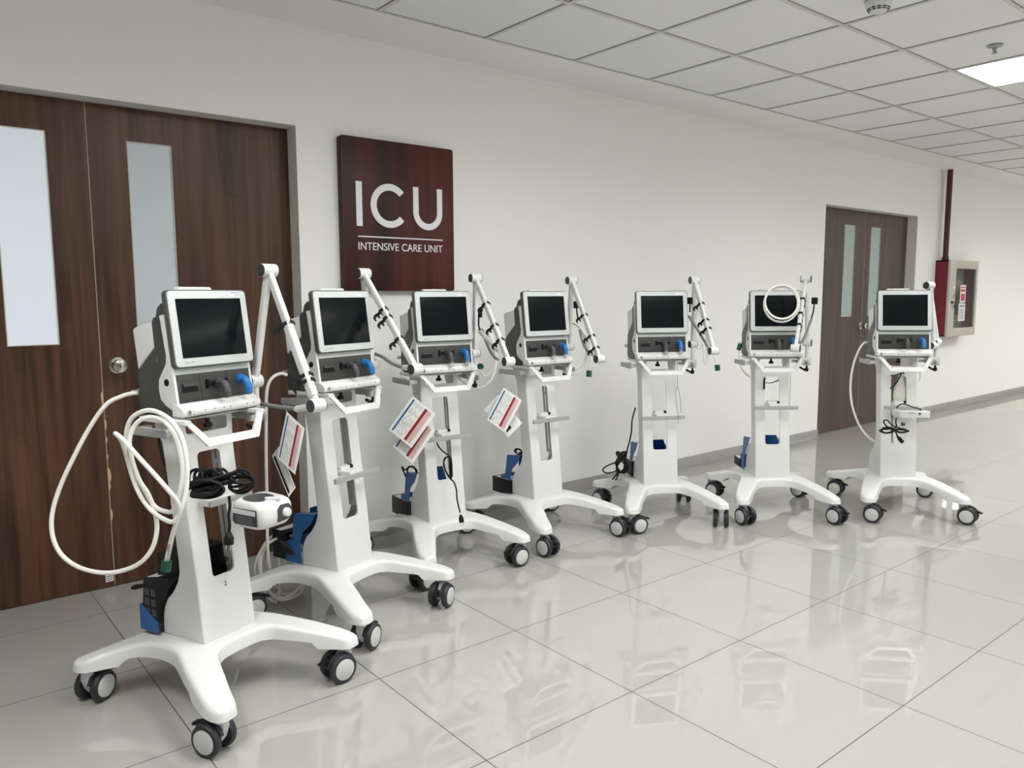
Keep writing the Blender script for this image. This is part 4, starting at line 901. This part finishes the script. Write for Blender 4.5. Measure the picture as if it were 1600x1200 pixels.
hose_thing('gas_hose', 'ring of white hose hanging in front of a ventilator screen', 'hose', [('tubing', AP['ring6'], .0062, M_['hose'])], HG)
hose_thing('gas_hose', 'thin hose with green end at the left side of the ventilator behind the hose ring', 'hose', [('tubing', AP['hose6'], .0045, M_['hose']), ('green_connector', AP['green6'], .014, M_['green'])], HG)
hose_thing('gas_hose', 'white hose arching down left of the rightmost trolley in front of the far door', 'hose', [('tubing', AP['hose7'], .0068, M_['hose'])], HG)
hose_thing('gas_hose', 'short pale loop of hose at the right of the rightmost column top', 'hose', [('tubing', AP['loop7'], .005, M_['hose'])], HG)
cord_part(0, [AP['cord1'], AP['cord1b'], AP['plug1'][:-2]], .0045, 'bundled black power cord', (AP['plug1'][-2], AP['plug1'][-1]), .015)
cord_part(0, [AP['cord1c']], .004, 'thin dark cord behind the column top')
cord_part(1, [AP['cordmess2']], .003, 'tangle of thin black cords')
cord_part(2, [AP['cord3']], .0038, 'black power cord hanging in front', (AP['plug3'][-2], AP['plug3'][-1]), .012)
cord_part(2, [AP['cord3b']], .0042, 'small loops of black cord')
cord_part(3, [AP['cord4']], .0042, 'small loops of black cord')
cord_part(4, [AP['cord5']], .0045, 'tangled black cord with one strand standing up')
cord_part(6, [AP['cord7']], .0042, 'figure-eight coil of black cord', (AP['plug7'][0], AP['plug7'][-1]), .012)
cord_part(6, [AP['cord7b'], AP['cord7c'], AP['cord7d']], .0038, 'black cable')
hose_thing('lanyard_string', 'thin grey looped string hanging down the right of the fifth trolley column', 'string', [('strand', AP['string5'], .0016, M_['ghose']), ('strand', AP['string5b'], .0014, M_['ghose'])])
hose_thing('lanyard_string', 'thin dark string hanging right of the column left of the far door', 'string', [('strand', AP['string6'], .0014, M_['ghose'])])
hose_thing('drain_hose', 'short grey tube with black lever, trolley just left of the far door', 'hose', [('tubing', AP['hose6b'], .004, M_['rail']), ('lever', AP['lever6'], .0055, M_['black'])])

# power boxes behind the columns
def power_box(i, label, x0, x1, y0, y1, z0, z1, bits=0):
    x, y, a = POSES[i]
    t = thing('power_supply_box', label, 'power box', (x, y, 0), math.radians(a), 'black power boxes in the blue trolley holders')
    q = MB(); q.box((x0, y0, z0), (x1, y1, z1)); q.build('box_case', M_['black'], t, bevel=.004)
    q = MB(); q.box((x0+.004, y0+.02, z1-.0005), ((x0+x1)/2+.01, y1-.02, z1+.0008)); q.build('rating_label', M_['sticker'], t)
    return t
power_box(1, 'black power box low behind the second trolley column', -.108, .10, .192, .27, .208, .33)
power_box(2, 'black power box behind the column of the third trolley, below the ICU sign', -.118, .06, .104, .288, .175, .266)
power_box(3, 'black power box behind the column of the fourth trolley', -.118, .06, .092, .262, .188, .276)
power_box(4, 'black power box half hidden by tangled cord behind the fifth trolley', -.118, .06, .092, .25, .208, .30)
power_box(5, 'small black power box behind the trolley left of the far door', -.118, .0, .17, .30, .208, .262)
x, y, a = POSES[0]
t = thing('power_supply_box', 'tall black socket box with white label behind the nearest trolley column', 'power box', (x, y, 0), math.radians(a), 'black power boxes in the blue trolley holders')
q = MB(); q.prism([(.088, .300), (.100, .235), (.183, .235), (.168, .385), (.085, .400), (.020, .408), (.022, .395), (.060, .360)], -.123, -.02, 'x'); bc = q.build('box_case', M_['black'], t, bevel=.003)
q = MB(); q.box((-.095, .022, .300), (.096, .130, .468)); q.build('battery_pack', M_['black'], bc, bevel=.004)
q = MB()
for k in range(3):
    for j_ in (0, 1): q.box((-.1245, .107+.032*j_, .262+.034*k), (-.1225, .130+.032*j_, .286+.034*k))
q.build('socket_outlet', M_['plate'], bc, bevel=.002)
q = MB(); q.cyl((-.1255, .165, .335), (-.1225, .165, .335), .004, 10); q.build('power_lamp', M_['green'], bc)
q = MB(); q.add([(-.115, .160, .3868), (-.050, .160, .3868), (-.050, .100, .398), (-.115, .100, .398)], [(0, 1, 2, 3)]); q.mat(1)
for k in range(4): q.add([(-.108, .150-.013*k, .3887+.00245*k), (-.06, .150-.013*k, .3887+.00245*k), (-.06, .145-.013*k, .3897+.00245*k), (-.108, .145-.013*k, .3897+.00245*k)], [(0, 1, 2, 3)])
q.build('rating_label', [M_['sticker'], M_['gink']], bc)
q = MB(); q.tube([(-.118, .165, .36), (-.135, .185, .352), (-.140, .200, .35), (-.125, .205, .35), (-.11, .17, .355)], .006, 8, 4); q.build('cord_grip', M_['black'], bc)

# humidifier heater on the nearest trolley
t = thing('humidifier_heater', 'white humidifier heater base with dark control panel and round knob', 'humidifier', loc2w(0, (.072, -.192, .566)), math.radians(POSES[0][2])); t.scale = (1, 1, 1)
q = MB()
rings = [(.0, .100, .088), (.005, .126, .112), (.022, .148, .134), (.045, .152, .138), (.072, .150, .136), (.084, .142, .128), (.091, .124, .112)]
vs = []; fs = []; n = 0
for z_, w_, d_ in rings:
    pr = rrect(w_, d_, .030, 6); n = len(pr); vs += [(x_, y_, z_+(.004 if z_ > .03 else 0)*(y_/.06)) for x_, y_ in pr]
pr = rrect(.100, .088, .040, 6, -.010, .006); vs += [(x_, y_, .093+.004*y_/.06) for x_, y_ in pr]
pr = rrect(.094, .082, .038, 6, -.010, .006); vs += [(x_, y_, .048) for x_, y_ in pr]
k_ = len(rings)+2
for r_ in range(k_-1):
    for i in range(n): j = (i+1) % n; fs.append((r_*n+i, r_*n+j, (r_+1)*n+j, (r_+1)*n+i))
fs.append(tuple(range(n))[::-1]); q.add(vs, fs)
for i in range(n*(k_-2), n*(k_-1)): q.m[i] = 1
q.build('heater_body', [M_['wplas'], M_['bowl']], t, sharp=60)
q = MB(); q.prism(rrect(.094, .082, .038, 6, -.010, .006), .044, .051, 'z'); q.build('heater_plate', M_['bowl'], t)
q = MB(); q.prism([(-.002, .018), (.050, .022), (.060, .034), (.060, .056), (.046, .072), (.012, .074), (-.002, .060)], -.0715, -.066, 'y'); cp = q.build('control_panel', M_['plate'], t, bevel=.002)
q = MB(); M = Matrix.Translation((.031, -.0715, .046)) @ Matrix.Rotation(PI/2, 4, 'X'); q.lathe([(.015, 0), (.015, .008), (.012, .013), (0, .014)], 24, M); q.build('control_knob', M_['wplas'], cp)
q = MB(); q.prism([(-.056, .020), (.046, .018), (.054, .030), (.050, .070), (-.054, .072)], -.0775, -.0745, 'x'); lb = q.build('side_label', M_['plate'], t, bevel=.001)
q = MB(); q.box((-.0782, -.05, .053), (-.0774, .050, .069)); q.mat(1)
for k in range(4): q.box((-.0782, -.040+.002*k, .025+.0065*k), (-.0774, .035, .0268+.0065*k))
q.build('printed_text', [M_['sticker'], M_['gink']], lb)
q = MB(); q.box((.012, -.034, .086), (.060, -.016, .099), Matrix.Rotation(-.9, 4, 'Z')); q.build('chamber_latch', M_['wplas'], t, bevel=.004)
q = MB(); q.box((-.05, .055, .010), (.0, .11, .050)); q.build('mounting_block', M_['white'], t, bevel=.004)
z = .655; q = MB(); y_ = -.055; q.box((-.062, y_-.045, z-.012), (.045, y_+.0, z+.010)); q.build('shelf_bracket', M_['white'], trolleys[0], bevel=.005)
q = MB(); q.prism(rrect(.17, .020, .004, 3, .02, z), y_-.055, y_-.045, 'y'); q.build('shelf_rail', M_['rail'], trolleys[0], bevel=.001)

# small tray unit on the rightmost trolley
t = thing('nebulizer_tray', 'small flat white unit with grey top on the rightmost trolley', 'medical unit', loc2w(6, (.030, -.150, .585)), math.radians(POSES[6][2]))
q = MB(); q.prism([(-.095, .03), (-.085, -.055), (-.070, -.062), (.085, -.062), (.092, -.050), (.070, .045), (-.085, .045)], 0, .038, 'z'); q.build('unit_body', M_['wplas'], t, bevel=.004)
q = MB(); q.prism([(-.070, .02), (-.058, -.038), (.062, -.040), (.052, .035), (-.062, .035)], .037, .041, 'z'); q.build('top_panel', M_['rail'], t, bevel=.001)
q = MB(); q.box((.022, -.0645, .018), (.034, -.0615, .030)); q.build('indicator_window', M_['plate'], t)
q = MB(); q.box((-.035, -.064, .025), (.0, -.0618, .029)); q.build('printed_text', M_['gink'], t)
shelf(trolleys[6], .630, .10, -.012)
q = MB(); q.prism([(-.0795, .404), (-.0585, .600), (-.050, .600), (-.071, .404)], -.030, .043, 'x'); q.build('mounting_plate', M_['white'], trolleys[6])
q = MB(); q.cyl(loc2w(6, (.02, -.11, .575)), loc2w(6, (.02, -.11, .560)), .012, 14)
hose_thing('green_stopper', 'small dark green connector hanging under the flat white unit of the rightmost trolley', 'connector', [('stopper_body', AP['green7'], .011, M_['green'])])
# clear plastic bag in the opening of the rightmost trolley
P0 = loc2w(6, (.006, -.035, .715)); t = thing('plastic_bag', 'clear plastic bag with coiled tubing in the rightmost trolley opening', 'bag', P0, math.radians(POSES[6][2]))
q = MB(); q.lathe([(0, -.085), (.022, -.082), (.032, -.06), (.036, -.02), (.032, .03), (.020, .07), (.010, .095), (.016, .105), (0, .106)], 14, Matrix.Diagonal((1, .5, 1, 1))); q.build('bag_film', M_['bag'], t)
q = MB(); q.tube([(.012*math.cos(k*1.1)+.002*k/10, .005*math.sin(k*.7), -.06+.0035*k+.018*math.sin(k*1.1)) for k in range(30)], .0035, 7, 4); q.build('coiled_tubing', M_['clear'], t)

# information cards
def card(key, chain, label, flip=False):
    tl, tr, br, bl = [Vector(p) for p in AP[key]]
    o0 = tl; u = ((tr-tl)+(br-bl))/2; v_ = ((bl-tl)+(br-tr))/2
    nrm = u.cross(v_).normalized()
    if nrm.dot(F_) > 0: nrm = -nrm
    t = thing('information_card', label, 'card', o0, 0, 'laminated cards hanging from trolley rails')
    q = MB()
    def R(a0, a1, b0, b1, d0, d1):
        P = [u*a+v_*b_+nrm*d for d in (d0, d1) for a, b_ in ((a0, b0), (a1, b0), (a1, b1), (a0, b1))]
        q.add(P, [(0, 1, 2, 3), (7, 6, 5, 4), (0, 4, 5, 1), (1, 5, 6, 2), (2, 6, 7, 3), (3, 7, 4, 0)])
    q.mat(0); R(0, 1, 0, 1, 0, .0008)
    e0, e1 = .0009, .0012
    if flip == 2:
        q.mat(4); R(.14, .46, .68, .88, e0, e1); q.mat(5)
        for k in range(5): R(.56+.07*k, .575+.07*k, .12, .92-.07*(k % 3), e0, e1)
    elif flip:
        q.mat(4); R(.10, .30, .06, .94, e0, e1); q.mat(2)
        q.mat(1); R(.80, .85, .06, .94, e0, e1)
        q.mat(5)
        for k in range(5): R(.36+.08*k, .38+.08*k, .1, .9-.06*(k % 3), e0, e1)
    else:
        q.mat(1); R(.08, .145, .05, .95, e0, e1)
        q.mat(2); R(.60, .70, .05, .95, e0, e1)
        q.mat(3); R(.70, .88, .05, .95, e0, e1)
        q.mat(5)
        rr = random.Random(hash(key) % 100 if False else len(label))
        for k in range(7):
            a_ = .19+.055*k
            b0 = .08
            while b0 < .9:
                l_ = rr.uniform(.06, .22); R(a_, a_+.014, b0, min(.93, b0+l_), e0, e1); b0 += l_+rr.uniform(.04, .12)
        for b_ in (.33, .62): R(.16, .59, b_, b_+.006, e0, e1)
        for k in range(3): R(.735+.045*k, .745+.045*k, .09, .9-.1*(k % 2), e1, e1+.0002)
    q.build('card_face', [M_['paper'], M_['pblue'], M_['pred'], M_['ppink'], M_['black'], M_['pgrey']], t)
    if chain:
        P = [Vector(p)-o0 for p in AP[chain]]
        q = MB(); n = 9
        for k in range(n):
            a = P[0].lerp(P[-1], k/n); c = P[0].lerp(P[-1], (k+1)/n)
            s = (R_ if k % 2 else F_)*.0022
            q.tube([a+s, c+s], .0008, 5, smooth=False); q.tube([a-s, c-s], .0008, 5, smooth=False)
        q.build('ball_chain', M_['rail'], t)
card('card2a', 'chain2', 'tilted card with red band at the left of the second trolley, front of the pair')
card('card2b', None, 'card with black stripe partly behind another at the second trolley', flip=True)
card('card3a', 'chain3', 'upper of the two cards with red and blue bands below the third ventilator')
card('card3b', None, 'lower card half covered by another below the third ventilator')
card('card4a', 'chain4', 'card with red and blue bands at the left of the fourth trolley, in front')
card('card4b', None, 'card mostly hidden behind another at the left of the fourth trolley', flip=2)
